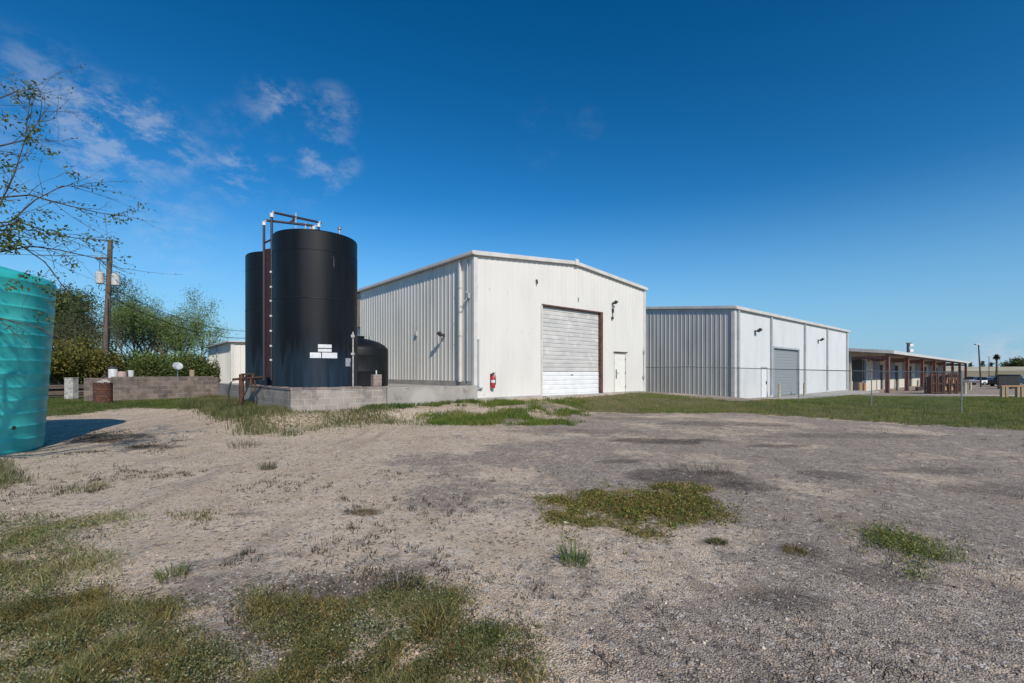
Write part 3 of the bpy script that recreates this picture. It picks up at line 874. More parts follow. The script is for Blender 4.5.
# fire extinguisher on the front wall
ex = empty('fire_extinguisher', (C1[0] + AX[0] * .87 - BX[0] * .13, C1[1] + AX[1] * .87 - BX[1] * .13, .55 + .42), TH, 'red fire extinguisher with white band hung on the white front wall', 'fire extinguisher')
mb = MB(); mb.lathe([(.0, .0), (.085, .01), (.09, .06), (.09, .40), (.075, .48), (.035, .53), (.03, .57)], 20); mb.build('cylinder', MT['red'], ex, smooth=True)
mb = MB(); mb.lathe([(.0905, .23), (.0915, .23), (.0915, .34), (.0905, .34)], 20); mb.build('band', MT['placard'], ex, smooth=True)
mb = MB(); mb.box(-.03, .03, -.04, .04, .57, .62); mb.box(-.02, .02, -.16, .02, .62, .645); mb.build('valve', MT['dark_metal'], ex)
mb = MB(); mb.tube([(.03, -.03, .59), (.11, -.03, .5), (.115, -.03, .3), (.1, -.03, .12)], .014); mb.build('hose', MT['black_rubber'], ex, smooth=True)
mb = MB(); mb.box(-.06, .06, .09, .104, .1, .6); mb.build('backplate', MT['dark_rust'], ex)

# ---- second warehouse (eave towards the yard)
W2, D2, E2 = 26.2, 20.0, 6.0
b2 = empty('metal_warehouse', (C2[0], C2[1], -.15), TH, 'pale blue-grey metal warehouse with grey roll-up door, behind the chain-link fence', 'warehouse')
gtop = lambda s: E2 + .1 * (10 - abs(s - 10))
mb = MB(); rib_wall(mb, (0, 0), (1, 0), (0, -1), W2, .02, lambda s: E2, .305, .016, [(6.57, 11.87, 0, 3.6), (4.25, 5.32, 0, 2.16)]); mb.build('front_wall', MT['cool_siding'], b2)
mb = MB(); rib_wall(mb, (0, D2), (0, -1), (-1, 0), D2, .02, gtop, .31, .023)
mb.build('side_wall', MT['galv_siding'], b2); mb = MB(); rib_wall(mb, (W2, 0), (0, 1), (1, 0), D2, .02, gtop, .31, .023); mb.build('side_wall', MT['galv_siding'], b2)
mb = MB(); rib_wall(mb, (W2, D2), (-1, 0), (0, 1), W2, .02, lambda s: E2, .35, .045); mb.build('rear_wall', MT['cool_siding'], b2)
mb = MB()
for ya, yb in ((-.15, 10), (D2 + .15, 10)):
    za = E2 + .03 - .015
    mb.add([(-.1, ya, za), (W2 + .1, ya, za), (W2 + .1, yb, E2 + 1.03), (-.1, yb, E2 + 1.03), (-.1, ya, za + .05), (W2 + .1, ya, za + .05), (W2 + .1, yb, E2 + 1.08), (-.1, yb, E2 + 1.08)],
           [(0, 3, 2, 1), (4, 5, 6, 7), (0, 1, 5, 4), (1, 2, 6, 5), (2, 3, 7, 6), (3, 0, 4, 7)])
mb.build('roof', MT['roof_sheet'], b2)
MB().box(-.12, W2 + .12, -.2, -.03, E2 - .12, E2 + .08).build('gutter', MT['white_trim'], b2, bevel=.015)
for xa, xb in ((-.14, -.05), (W2 + .05, W2 + .14)):
    mb = MB()
    for ya, yb, za, zb in ((-.15, 10, E2, E2 + 1.0), (10, D2 + .15, E2 + 1.0, E2)):
        mb.add([(xa, ya, za - .1), (xb, ya, za - .1), (xb, yb, zb - .1), (xa, yb, zb - .1), (xa, ya, za + .09), (xb, ya, za + .09), (xb, yb, zb + .09), (xa, yb, zb + .09)],
               [(0, 3, 2, 1), (4, 5, 6, 7), (0, 1, 5, 4), (1, 2, 6, 5), (2, 3, 7, 6), (3, 0, 4, 7)])
    mb.build('rake_trim', MT['white_trim'], b2, bevel=.01)
mb = MB(); mb.box(-.07, .2, -.05, .2, 0, E2 - .16); mb.build('corner_trim', MT['white_trim'], b2, bevel=.01)
mb = MB(); mb.box(W2 - .2, W2 + .07, -.05, .2, 0, E2 - .16); mb.build('corner_trim', MT['white_trim'], b2, bevel=.01)
for x in (.42, 5.96, 13.15, 19.2, 25.6):
    mb = MB(); mb.box(x - .08, x + .08, -.15, -.02, .15, E2 - .18); mb.box(x - .1, x + .1, -.16, -.015, 2.0, 2.05); mb.box(x - .1, x + .1, -.16, -.015, 4.0, 4.05)
    mb.build('downspout', MT['grey_trim'], b2, bevel=.012)
mb = MB(); mb.box(-.03, 6.56, -.03, .1, -.5, .025); mb.box(11.88, W2, -.03, .1, -.5, .025); mb.box(6.56, 11.88, -.15, .3, -.5, 0.0); mb.box(-.03, .09, .11, D2, -.5, .025); build_split(mb, 'footing', MT['pale_concrete'], b2)
mb = MB(); slat_door(mb, 6.6, 11.84, .14, .03, 3.6, .22, .012); rd = mb.build('roll_up_door', MT['door_grey'], b2)
fr = MB(); fr.box(6.45, 6.57, -.04, .18, 0, 3.6); fr.box(11.87, 11.99, -.04, .18, 0, 3.6); fr.box(6.45, 11.99, -.045, .18, 3.602, 3.74); fr.build('frame', MT['grey_trim'], rd)
mb = MB(); mb.box(4.3, 5.27, .0, .05, .02, 2.1); mdo = mb.build('personnel_door', MT['door_white'], b2)
fr = MB(); fr.box(4.22, 4.295, -.03, .06, 0, 2.16); fr.box(5.275, 5.35, -.03, .06, 0, 2.16); fr.box(4.22, 5.35, -.033, .06, 2.105, 2.2); fr.build('frame', MT['grey_trim'], mdo)
mb = MB(); mb.box(5.12, 5.2, -.06, 0, .95, 1.15); mb.build('handle', MT['dark_metal'], mdo)
for x in (3.15, 16.7): floodlight(b2, (x, -.02, 4.62), 0, .95)

# concrete aprons
ap = empty('concrete_apron', (C2[0], C2[1], 0), TH); ap['kind'] = 'structure'; ap['label'] = 'concrete apron along the front of the second warehouse'
mb = MB(); mb.box(4.0, 26.1, -2.6, -.16, -.5, -.16); mb.build('slab', MT['pale_concrete'], ap, bevel=.02)

# ---- open-fronted row
W3, WY = 73.0, 3.1
b3 = empty('covered_row_building', (C3[0], C3[1], -.53), TH, 'long low building with deep roof on rust-brown columns at far right', 'building')
rz3 = lambda y: 4.42 + .1 * y
mb = MB()
mb.add([(-.3, -.5, 4.3), (W3, -.5, 4.3), (W3, 11, 5.45), (-.3, 11, 5.45), (-.3, -.5, 4.38), (W3, -.5, 4.38), (W3, 11, 5.53), (-.3, 11, 5.53)],
       [(0, 3, 2, 1), (4, 5, 6, 7), (0, 1, 5, 4), (1, 2, 6, 5), (2, 3, 7, 6), (3, 0, 4, 7)])
mb.build('roof', MT['roof_sheet'], b3)
mb = MB(); mb.box(-.35, W3, -.62, -.5, 4.12, 4.44)
mb.add([(-.42, -.62, 4.12), (-.3, -.62, 4.12), (-.3, 11, 5.27), (-.42, 11, 5.27), (-.42, -.62, 4.46), (-.3, -.62, 4.46), (-.3, 11, 5.6), (-.42, 11, 5.6)],
       [(0, 3, 2, 1), (4, 5, 6, 7), (0, 1, 5, 4), (1, 2, 6, 5), (2, 3, 7, 6), (3, 0, 4, 7)])
mb.build('fascia', MT['white_trim'], b3)
mb = MB(); mb.box(0, W3, -.1, .15, 3.95, 4.27); mb.build('beam', MT['column_rust'], b3)
for k in range(8):
    x = k * 10.35 + .15
    mb = MB(); mb.box(x - .16, x + .16, -.19, -.12, 0, 3.949); mb.box(x - .16, x + .16, .13, .2, 0, 3.949); mb.box(x - .04, x + .04, -.12, .13, 0, 3.949)
    mb.box(x - .3, x + .3, -.3, .3, -.3, .05)
    mb.build('column', MT['column_rust'], b3)
    mb = MB(); mb.box(x - .07, x + .07, .2, WY - .08, 3.6, 3.9); mb.build('rafter', MT['column_rust'], b3)
doors = [(.35, 5.1, 3.9), (13.4, 15.3, 3.2), (22.4, 24.9, 3.2), (31.7, 35, 3.2), (46, 49, 3.2), (60, 62, 3.2)]
xs = [0.0] + [v for d in doors for v in d[:2]] + [W3]
up, lo = MB(), MB()
for i in range(0, len(xs), 2):
    up.box(xs[i], xs[i + 1], WY, WY + .15, 1.25, 4.66); lo.box(xs[i], xs[i + 1], WY - .07, WY + .15, 0, 1.249)
for d in doors: up.box(d[0], d[1], WY + .002, WY + .15, d[2], 4.66)
build_split(up, 'wall', MT['beige_wall'], b3); build_split(lo, 'wainscot', MT['wainscot'], b3)
mb = MB(); mb.box(0, .15, WY + .16, 11, 0, 4.7); mb.build('end_wall', MT['beige_wall'], b3)
mb = MB(); mb.box(W3 - .15, W3, WY + .16, 11, 0, 4.7); mb.build('end_wall', MT['beige_wall'], b3)
mb = MB(); mb.box(.16, W3 - .16, 10.85, 11, 0, 5.3); mb.build('rear_wall', MT['beige_wall'], b3)
for (xa, xb) in ((9.8, 13.3), (18.6, 22.3), (27.5, 31.6), (38, 44), (51, 58), (63, 69)):
    MB().box(xa, xb, WY - .04, WY - .005, 1.4, 3.9).build('panel', MT['grey_wall'], b3)
for i, d in enumerate(doors):
    MB().box(d[0] + .05, d[1] - .05, WY + .08, WY + .14, .02, d[2] - .02).build('door', MT['dark_inside'], b3)
MB().box(5.12, 6.0, WY - .1, WY - .075, 0, 3.6).build('door_leaf', MT['bluish_door'], b3)
MB().box(11.5, 62, -.9, -.62, -.3, .42).build('dock_curb', MT['dark_rust'], b3)
floodlight(b3, (7.6, WY - .02, 3.7), 0, 1.6)

# ---- shed at the left rear
b4 = empty('metal_shed', (-18.2, 30.0, .4), TH, 'small low white metal shed behind the block wall, left of the black tanks', 'shed')
mb = MB(); rib_wall(mb, (0, 0), (1, 0), (0, -1), 4.2, 0, lambda s: 3.2, .305, .02); mb.build('front_wall', MT['white_siding'], b4)
mb = MB(); rib_wall(mb, (0, 9.5), (0, -1), (-1, 0), 9.5, 0, lambda s: 3.2, .34, .03); mb.build('side_wall', MT['side_siding'], b4); mb = MB(); rib_wall(mb, (4.2, 0), (0, 1), (1, 0), 9.5, 0, lambda s: 3.2, .34, .03); mb.build('side_wall', MT['side_siding'], b4)
mb = MB(); rib_wall(mb, (4.2, 9.5), (-1, 0), (0, 1), 4.2, 0, lambda s: 3.2, .34, .03); mb.build('rear_wall', MT['side_siding'], b4)
mb = MB(); mb.add([(-.25, -.25, 3.2), (4.4, -.25, 3.33), (4.4, 9.7, 3.33), (-.25, 9.7, 3.2), (-.25, -.25, 3.28), (4.4, -.25, 3.41), (4.4, 9.7, 3.41), (-.25, 9.7, 3.28)],
                  [(0, 3, 2, 1), (4, 5, 6, 7), (0, 1, 5, 4), (1, 2, 6, 5), (2, 3, 7, 6), (3, 0, 4, 7)]); mb.build('roof', MT['roof_sheet'], b4)
mb = MB(); mb.box(-.06, .1, -.05, .1, 0, 3.19); mb.build('corner_trim', MT['white_trim'], b4)
MB().box(-.07, -.035, 5.2, 5.5, 0, 3.15).build('downspout', MT['grey_trim'], b4)

# ------------------------------------------------------------------ tank pad and block walls
def local_wall(name, x0, x1, y0, y1, z0, z1, mat, label, cat, lip=None, bevel=.012):
    o = empty(name, (C1[0], C1[1], 0), TH, label, cat)
    mb = MB(); mb.box(x0, x1, y0, y1, z0, z1)
    mb.build('wall', mat, o, bevel=bevel)
    return o


pad = empty('tank_pad', (C1[0], C1[1], 0), TH); pad['kind'] = 'structure'; pad['label'] = 'raised fill inside the block walls under the black tanks'
MB().box(-6.8, -.06, .0, 13.3, -.3, 1.05).build('fill', MT['concrete'], pad)
bw = empty('block_wall', (C1[0], C1[1], 0), TH, 'low grey concrete block wall around the foot of the tall black tanks', 'wall')
mb = MB(); mb.box(-7.0, -3.9, -.2, 0, .0, 1.08); mb.box(-7.0, -6.8, .003, 13.4, .0, 1.08); mb.build('blocks', MT['block'], bw, bevel=.01)
mb = MB()
x = -7.02
while x < -4.35:
    w = .38 + random.uniform(-.02, .03)
    mb.box(x, x + w - .012, -.215 + random.uniform(-.01, .01), .012, 1.082, 1.148 + random.uniform(-.012, .012)); x += w
y = .03
while y < 5.6:
    w = .38 + random.uniform(-.02, .03); mb.box(-7.02, -6.78, y, y + w - .012, 1.082, 1.145 + random.uniform(-.015, .012)); y += w
mb.build('coping', MT['pink_block'], bw, bevel=.008)
cw = local_wall('concrete_wall', -3.895, -.02, -.26, .02, 0, 1.10, MT['concrete'], 'smooth grey concrete kerb wall at the corner of the white warehouse', 'wall')
fw = empty('block_wall', (-19.0, 20.5, 0), TH, 'long weathered block wall behind the rusty drum at left', 'wall')
mb = MB(); mb.box(0.0, 5.1, 0, .2, 0.0, 1.38); mb.box(.6, .9, -.002, .0, 1.2, 1.21); mb.build('blocks', MT['old_block'], fw, bevel=.015)
mb = MB(); mb.box(0.9, 4.9, -.01, .21, 1.383, 1.43); mb.build('coping', MT['old_block'], fw, bevel=.01)
q = MB(); q.box(-.2, .2, -.16, .16, 0, 1.02); q.box(-.22, .22, -.18, .18, 1.022, 1.06)
qb = D(71.5, 22); tag(q.build('white_block', MT['pale_block'], None, bevel=.02, loc=(qb[0], qb[1], g1(*qb) - .02)), 'white painted upright block at the left end of the long block wall', 'concrete block')
q = MB(); q.box(-.15, .15, -.1, .1, 0, .45); q.build
qb = (C1[0] + AX[0] * -4.22 - BX[0] * .09, C1[1] + AX[1] * -4.22 - BX[1] * .09)
pier = empty('block_pier', (qb[0], qb[1], 1.13), TH, 'pinkish block pier topped by a short pipe, standing on the low block wall', 'block')
MB().box(-.15, .15, -.11, .11, 0, .42).build('blocks', MT['pink_block'], pier, bevel=.01)
MB().tube([(0, 0, .42), (0, 0, .56)], .022).build('pipe', MT['pvc'], pier, smooth=True)

# ------------------------------------------------------------------ tanks
def cyl_hit(px, c, r):
    u = (px - 512) / F_PX
    d = np.array([u, 1.0]); d /= np.linalg.norm(d)
    c = np.array(c); b = d @ c
    q = b * b - (c @ c - r * r)
    p = d * (b - math.sqrt(max(q, 0)))
    return math.atan2(p[1] - c[1], p[0] - c[0])


def tank_plate(name, parent, c, r, px0, px1, z0, z1, mat, off=.012):
    a0, a1 = cyl_hit(px0, c, r), cyl_hit(px1, c, r)
    n = 8; mb = MB(); vs = []
    for ro in (r + .001, r + off):
        for i in range(n + 1):
            a = a0 + (a1 - a0) * i / n
            for z in (z0, z1): vs.append((ro * math.cos(a), ro * math.sin(a), z))
    fs = []
    k = 2 * (n + 1)
    for i in range(n):
        fs.append((k + 2 * i, k + 2 * i + 2, k + 2 * i + 3, k + 2 * i + 1))
        fs.append((2 * i, 2 * i + 2, k + 2 * i + 2, k + 2 * i)); fs.append((2 * i + 1, k + 2 * i + 1, k + 2 * i + 3, 2 * i + 3))
    fs.append((0, k, k + 1, 1)); fs.append((2 * n, 2 * n + 1, k + 2 * n + 1, k + 2 * n))
    mb.add(vs, fs)
    return mb.build(name, mat, parent)


def tall_tank(c, r, zb, zt, label):
    t = empty('storage_tank', (c[0], c[1], zb), 0, label, 'tank', 'tall black storage tanks')
    H = zt - zb
    prof = [(r - .05, 0), (r, .05)]
    z = 0.05
    while z < H - .45:
        prof += [(r * random.uniform(.998, 1.002), z + .3)]; z += .45
    prof += [(r, H - .04), (r - .03, H)]
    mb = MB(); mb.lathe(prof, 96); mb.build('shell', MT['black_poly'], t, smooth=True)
    mb = MB(); mb.lathe([(r - .025, H - .002), (r * .5, H + .12), (.3, H + .17), (.0, H + .175)], 96); mb.build('top', MT['black_dome'], t, smooth=True)
    mb = MB(); mb.lathe([(r - .002, H * .57), (r + .006, H * .57 + .012), (r + .006, H * .57 + .028), (r - .002, H * .57 + .04)], 96); mb.build('seam', MT['black_dome'], t, smooth=True)
    mb = MB(); mb.lathe([(r - .002, H * .872), (r + .008, H * .872 + .01), (r - .002, H * .872 + .02)], 96); mb.build('seam', MT['black_dome'], t, smooth=True)
    mb = MB(); mb.lathe([(.26, H + .15), (.26, H + .28), (.29, H + .28), (.29, H + .32), (0, H + .34)], 24); mb.build('hatch', MT['black_dome'], t, smooth=True)
    return t


T1c, T1r = (-7.0, 16.5), 1.40
T2c = (-9.53, 19.3)
T1 = tall_tank(T1c, T1r, 1.05, 6.33, 'tall black tank in front, bearing white placards')
T2 = tall_tank(T2c, 1.40, 1.05, 6.33, 'tall black tank without placards, half hidden behind the front one')
zz = lambda py, dep=15.25: CAMZ + (HOR - py) / F_PX * dep - 1.05
tank_plate('placard', T1, T1c, T1r, 310, 321, zz(358), zz(352.6), MT['placard'])
tank_plate('placard', T1, T1c, T1r, 322, 337, zz(358), zz(352.4), MT['placard'])
tank_plate('placard', T1, T1c, T1r, 318, 331.5, zz(351.6), zz(348.8), MT['placard'])
tank_plate('placard', T1, T1c, T1r, 318, 331.5, zz(347.8), zz(344.3), MT['placard'])
q = tank_plate('small_placard', T1, T1c, T1r, 345.5, 350.5, zz(366), zz(357.5), MT['placard_grey'])
# lifting loop high on the shell
a = cyl_hit(333, T1c, T1r)
mb = MB(); mb.tube([(T1r * math.cos(a), T1r * math.sin(a), 4.45), ((T1r + .07) * math.cos(a), (T1r + .07) * math.sin(a), 4.36), ((T1r + .07) * math.cos(a), (T1r + .07) * math.sin(a), 4.12), (T1r * math.cos(a), T1r * math.sin(a), 4.03)], .018)
mb.build('lifting_loop', MT['pipe_dark'], T1, smooth=True)
# sight pipe
mb = MB(); sx_, sy_ = D(353, 15.75)
lx, ly = sx_ - T1c[0], sy_ - T1c[1]
mb.tube([(lx, ly, 0.05), (lx, ly, 1.95)], .026); mb.box(lx - .05, lx + .05, ly - .05, ly + .05, 1.16, 1.24); mb.box(lx - .05, lx + .05, ly - .05, ly + .05, 1.76, 1.86)
mb.build('sight_pipe', MT['sight'], T1, smooth=True)
# vents on the roof
for (vx, vy) in ((-.5, -.6), (.05, -.9), (.35, -.7), (.45, -.8)):
    pass
mb = MB()
mb.tube([(1.05, -.55, 5.3), (1.05, -.55, 5.5)], .03); mb.lathe([(.0, 0), (.06, 0), (.06, .09), (0, .12)], 12, (1.05, -.55, 5.5)); mb.build('vent', MT['steel'], T1)

# small domed tank
t3 = empty('dome_tank', (-6.46, 19.46, 1.05), 0, 'squat black tank with domed top between the tall tank and the warehouse', 'tank')
mb = MB(); mb.lathe([(1.16, 0), (1.2, .04), (1.2, .6), (1.205, .62), (1.2, .64), (1.2, 1.25), (1.205, 1.27), (1.2, 1.3), (1.2, 1.52), (1.17, 1.6), (1.05, 1.72), (.8, 1.86), (.45, 1.96), (.2, 2.0), (0, 2.0)], 72)
mb.build('shell', MT['black_dome'], t3, smooth=True)
mb = MB(); mb.lathe([(.22, 1.97), (.22, 2.06), (.25, 2.06), (.25, 2.1), (0, 2.12)], 24); mb.build('lid', MT['black_dome'], t3, smooth=True)

# filling pipes up the front tank
fp = empty('filling_pipe', (-8.45, 15.95, 1.05), 0, 'pair of dark pipes rising up the left edge of the front tank', 'pipe')
off = Vector((-8.45, 15.95, 1.05))
def rel(*p): return tuple(Vector(p) - off)
p1 = [rel(-8.6, 16.02, 1.35), rel(-8.6, 16.02, 6.84), rel(-8.55, 16.04, 6.9), rel(-7.19, 16.6, 6.9), rel(-7.13, 16.62, 6.86), rel(-7.13, 16.62, 6.45)]
p2 = [rel(-8.27, 15.9, 1.35), rel(-8.27, 15.9, 7.08), rel(-8.22, 15.95, 7.14), rel(-7.15, 16.93, 7.14), rel(-7.1, 16.97, 7.08), rel(-7.1, 16.97, 6.45)]
MB().tube(p1, .042, 10).build('outer_pipe', MT['pipe_dark'], fp, smooth=True)
MB().tube(p2, .042, 10).build('inner_pipe', MT['pipe_dark'], fp, smooth=True)
mb = MB()
for pts in (p1, p2):
    for i in (1, 4):
        c = Vector(pts[i]); mb.tube([c - Vector((0, 0, .12)), c, c + (Vector(pts[2]) - Vector(pts[1])) * 1.0], .06, 10)
build_split(mb, 'elbow', MT['pvc'], fp, smooth=True)
mb = MB(); mb.box(-.12, .14, -.02, .01, .4, 4.85, Matrix.Translation((0, .06, 0)) @ Matrix.Rotation(R(-22), 4, 'Z')); mb.build('channel', MT['dark_rust'], fp)
for py in (272, 287, 301, 316, 331, 346, 360):
    z = CAMZ + (HOR - py) / F_PX * 15.9 - 1.05
    mb = MB(); mb.box(.13, .27, -.09, -.01, z - .035, z + .035); mb.build('clamp', MT['pvc'], fp, bevel=.01)
mb = MB(); mb.tube([rel(-8.6, 16.02, 6.1), rel(-8.27, 15.9, 6.2)], .03); mb.tube([rel(-7.75, 16.38, 6.9), rel(-7.75, 16.35, 7.14)], .03); mb.tube([rel(-7.9, 16.3, 6.9), rel(-7.62, 16.5, 7.14)], .025); build_split(mb, 'spacer', MT['dark_rust'], fp, smooth=True)
mb = MB(); mb.tube([rel(-7.68, 16.42, 6.35), rel(-7.68, 16.42, 7.3)], .022); mb.tube([rel(-7.4, 16.5, 6.4), rel(-7.38, 16.52, 6.95)], .03); mb.tube([rel(-7.25, 16.6, 6.4), rel(-7.25, 16.6, 6.95)], .035); build_split(mb, 'riser', MT['sight'], fp, smooth=True)
mb = MB(); mb.tube([rel(-7.55, 16.2, 6.38), rel(-7.6, 16.2, 6.62), rel(-7.45, 16.25, 6.66), rel(-7.4, 16.3, 6.4)], .03); mb.tube([rel(-8.0, 16.1, 6.35), rel(-8.05, 16.1, 6.5), rel(-7.92, 16.12, 6.52), rel(-7.9, 16.12, 6.36)], .03); build_split(mb, 'gooseneck', MT['pipe_dark'], fp, smooth=True)

# valve stand and hoses in front
vx, vy = D(241.5, 17.2)
vz = g1(vx, vy)
vs_ = empty('valve_stand', (vx, vy, vz), 0, 'rusty pipe post with valve and black hose loops beside the tank pad', 'pipe stand')
MB().tube([(0, 0, -.1), (0, 0, 1.22)], .085, 12).build('post', MT['rust'], vs_, smooth=True)
mb = MB(); mb.tube([(-.35, .05, 1.02), (0, 0, 1.05), (.75, -.55, 1.08), (1.5, -1.15, 1.12)], .045, 10); mb.tube([(.0, 0, 1.22), (.7, -.5, 1.22)], .03); mb.tube([(.7, -.5, 1.0), (.7, -.5, 1.25)], .05); mb.build('pipe', MT['rust'], vs_, smooth=True)
mb = MB(); mb.lathe([(.0, -.03), (.11, -.03), (.11, .03), (0, .03)], 14, (.35, -.26, 1.2)); mb.tube([(.35, -.26, 1.05), (.35, -.26, 1.2)], .03); mb.box(.27, .43, -.34, -.18, .97, 1.14); mb.build('valve', MT['dark_rust'], vs_, smooth=True)
mb = MB(); mb.tube([(-.3, .04, 1.02), (-.4, .0, .9), (-.45, -.05, .55), (-.4, -.1, .2), (-.25, -.1, .02)], .03); mb.tube([(.5, -.36, 1.05), (.45, -.4, .7), (.3, -.4, .4), (.22, -.4, .1)], .022); build_split(mb, 'hose', MT['black_rubber'], vs_, smooth=True)
mb = MB(); mb.tube([(.85, -.62, 1.08), (.85, -.62, .55)], .03); mb.tube([(.62, -.46, 1.05), (.62, -.46, .8)], .05); build_split(mb, 'drop_pipe', MT['rust'], vs_, smooth=True)

# teal tank
tt = empty('water_tank', (-11.4, 8.95, g1(-11.4, 8.95) - .02), 0, 'ribbed teal plastic tank standing at the left edge', 'tank')
prof = [(1.58, 0), (1.64, .06)]
z, H = .06, 3.5
nb = 13; bh = (H - .1) / nb
for i in range(nb):
    f = lambda q: 1.64 + .20 * q / H
    z0 = .06 + i * bh
    prof += [(f(z0), z0 + bh * .06), (f(z0 + bh * .8), z0 + bh * .8), (f(z0 + bh) + .009, z0 + bh * .87), (f(z0 + bh) + .009, z0 + bh * .93), (f(z0 + bh), z0 + bh * .985)]
prof += [(1.84, H + .02), (1.78, H + .09), (1.2, H + .26), (.5, H + .36), (.3, H + .38), (0, H + .38)]
mb = MB(); mb.lathe(prof, 96); mb.build('shell', MT['teal'], tt, smooth=True, auto=60)
mb = MB(); mb.lathe([(.27, H + .37), (.27, H + .47), (.3, H + .47), (.3, H + .52), (0, H + .54)], 28); mb.build('lid', MT['teal'], tt, smooth=True)
a = cyl_hit(12, (-11.4, 8.95), 1.65)
mb = MB(); mb.tube([(1.6 * math.cos(a), 1.6 * math.sin(a), .55), (1.69 * math.cos(a), 1.69 * math.sin(a), .55)], .04); mb.build('fitting', MT['dark_metal'], tt, smooth=True)

# rusty drum
dx, dy = D(103, 19.0)
dr = empty('rusty_drum', (dx, dy, g1(dx, dy) - .03), R(20), 'rusty brown steel drum with rubbish heaped on top, in front of the long block wall', 'drum')
mb = MB(); r = .31
mb.lathe([(r - .02, 0), (r, .02), (r, .27), (r + .015, .29), (r, .31), (r, .56), (r + .015, .58), (r, .60), (r, .84), (r + .012, .86), (r - .01, .87), (r - .02, .8), (0, .8)], 32)
mb.build('body', MT['rust'], dr, smooth=True)
mb = MB()
for k in range(16):
    an, rr_, s = random.uniform(0, 6.3), random.uniform(0, .18), random.uniform(.05, .1)
    mb.box(-s, s, -s * .7, s * .7, -s * .4, s * .4, Matrix.Translation((rr_ * math.cos(an), rr_ * math.sin(an), .86 + random.uniform(0, .12) * (1 - rr_ / .25))) @ Matrix.Rotation(random.uniform(0, 3), 4, 'Z') @ Matrix.Rotation(random.uniform(-.7, .7), 4, 'X'))
mb.build('rubbish', MT['pale_concrete'], dr)

# ------------------------------------------------------------------ odds and ends behind the long wall
def odd(name, px, dep, fn, mat, label, cat):
    x, y = D(px, dep); z = g1(x, y)
    mb = MB(); fn(mb); o = mb.build(name, mat, None, smooth=True, loc=(x, y, z - .02)); return tag(o, label, cat)


wt = empty('water_heater', (*D(113, 26), g1(*D(113, 26))), 0, 'white upright cylinder with dark lid behind the block wall, under the utility pole', 'tank')
mb = MB(); mb.lathe([(.2, 0), (.21, .02), (.21, 1.45), (.19, 1.48)], 24); mb.build('body', MT['transformer'], wt, smooth=True)
mb = MB(); mb.lathe([(.22, 1.48), (.22, 1.55), (.15, 1.6), (0, 1.62)], 24); mb.build('lid', MT['dark_metal'], wt, smooth=True)
odd('barrel', 122, 25.5, lambda m: m.lathe([(.2, 0), (.24, .3), (.25, .6), (.24, .9), (.2, 1.35), (0, 1.36)], 20), M('pinkish_plastic', (.42, .3, .26), rough=.6), 'faded pink barrel beside the white cylinder behind the block wall', 'barrel')
odd('bucket', 131, 25, lambda m: m.lathe([(.1, 0), (.1, 1.0), (.12, 1.0), (.14, 1.42), (.13, 1.42), (.11, 1.1), (0, 1.1)], 20), MT['transformer'], 'white bucket on a stand peeking over the block wall', 'bucket')
odd('bucket', 192, 27, lambda m: m.lathe([(.1, 0), (.1, 1.0), (.12, 1.0), (.14, 1.42), (.13, 1.42), (0, 1.2)], 16), MT['timber'], 'small tan bucket at the right of the tilted satellite dish', 'bucket')
dxy = D(177.5, 26)
sdish = empty('satellite_dish', (*dxy, g1(*dxy)), R(25), 'tilted pale satellite dish behind the long block wall', 'satellite dish')
mb = MB(); mb.tube([(0, 0, 0), (0, 0, 1.45)], .03); mb.build('post', MT['steel'], sdish, smooth=True)
mb = MB(); mb.lathe([(0, 0), (.15, .015), (.28, .05), (.4, .11), (.39, .12), (.27, .065), (.14, .03), (0, .018)], 28, m=Matrix.Translation((0, 0, 1.6)) @ Matrix.Rotation(R(55), 4, 'X') @ Matrix.Rotation(R(20), 4, 'Y') @ Matrix.Scale(.62, 4)); mb.build('dish', MT['grey_trim'], sdish, smooth=True)
mb = MB(); mb.tube([(0, -.05, 1.45), (-.05, -.42, 1.55)], .015); mb.box(-.09, -.01, -.5, -.4, 1.51, 1.6); mb.build('arm', MT['steel'], sdish)
pl = empty('timber_pile', (*D(63, 23), g1(*D(63, 23))), R(35), 'heap of grey-brown boards behind the white block at far left', 'timber')
mb = MB()
for k in range(7):
    mb.box(-1.6, 1.4, -.1, .1, .1 * k, .1 * k + .08, Matrix.Rotation(random.uniform(-.12, .12), 4, 'Z') @ Matrix.Translation((random.uniform(-.2, .2), random.uniform(-.25, .25), 0)))
mb.build('boards', MT['wood_pole'], pl)

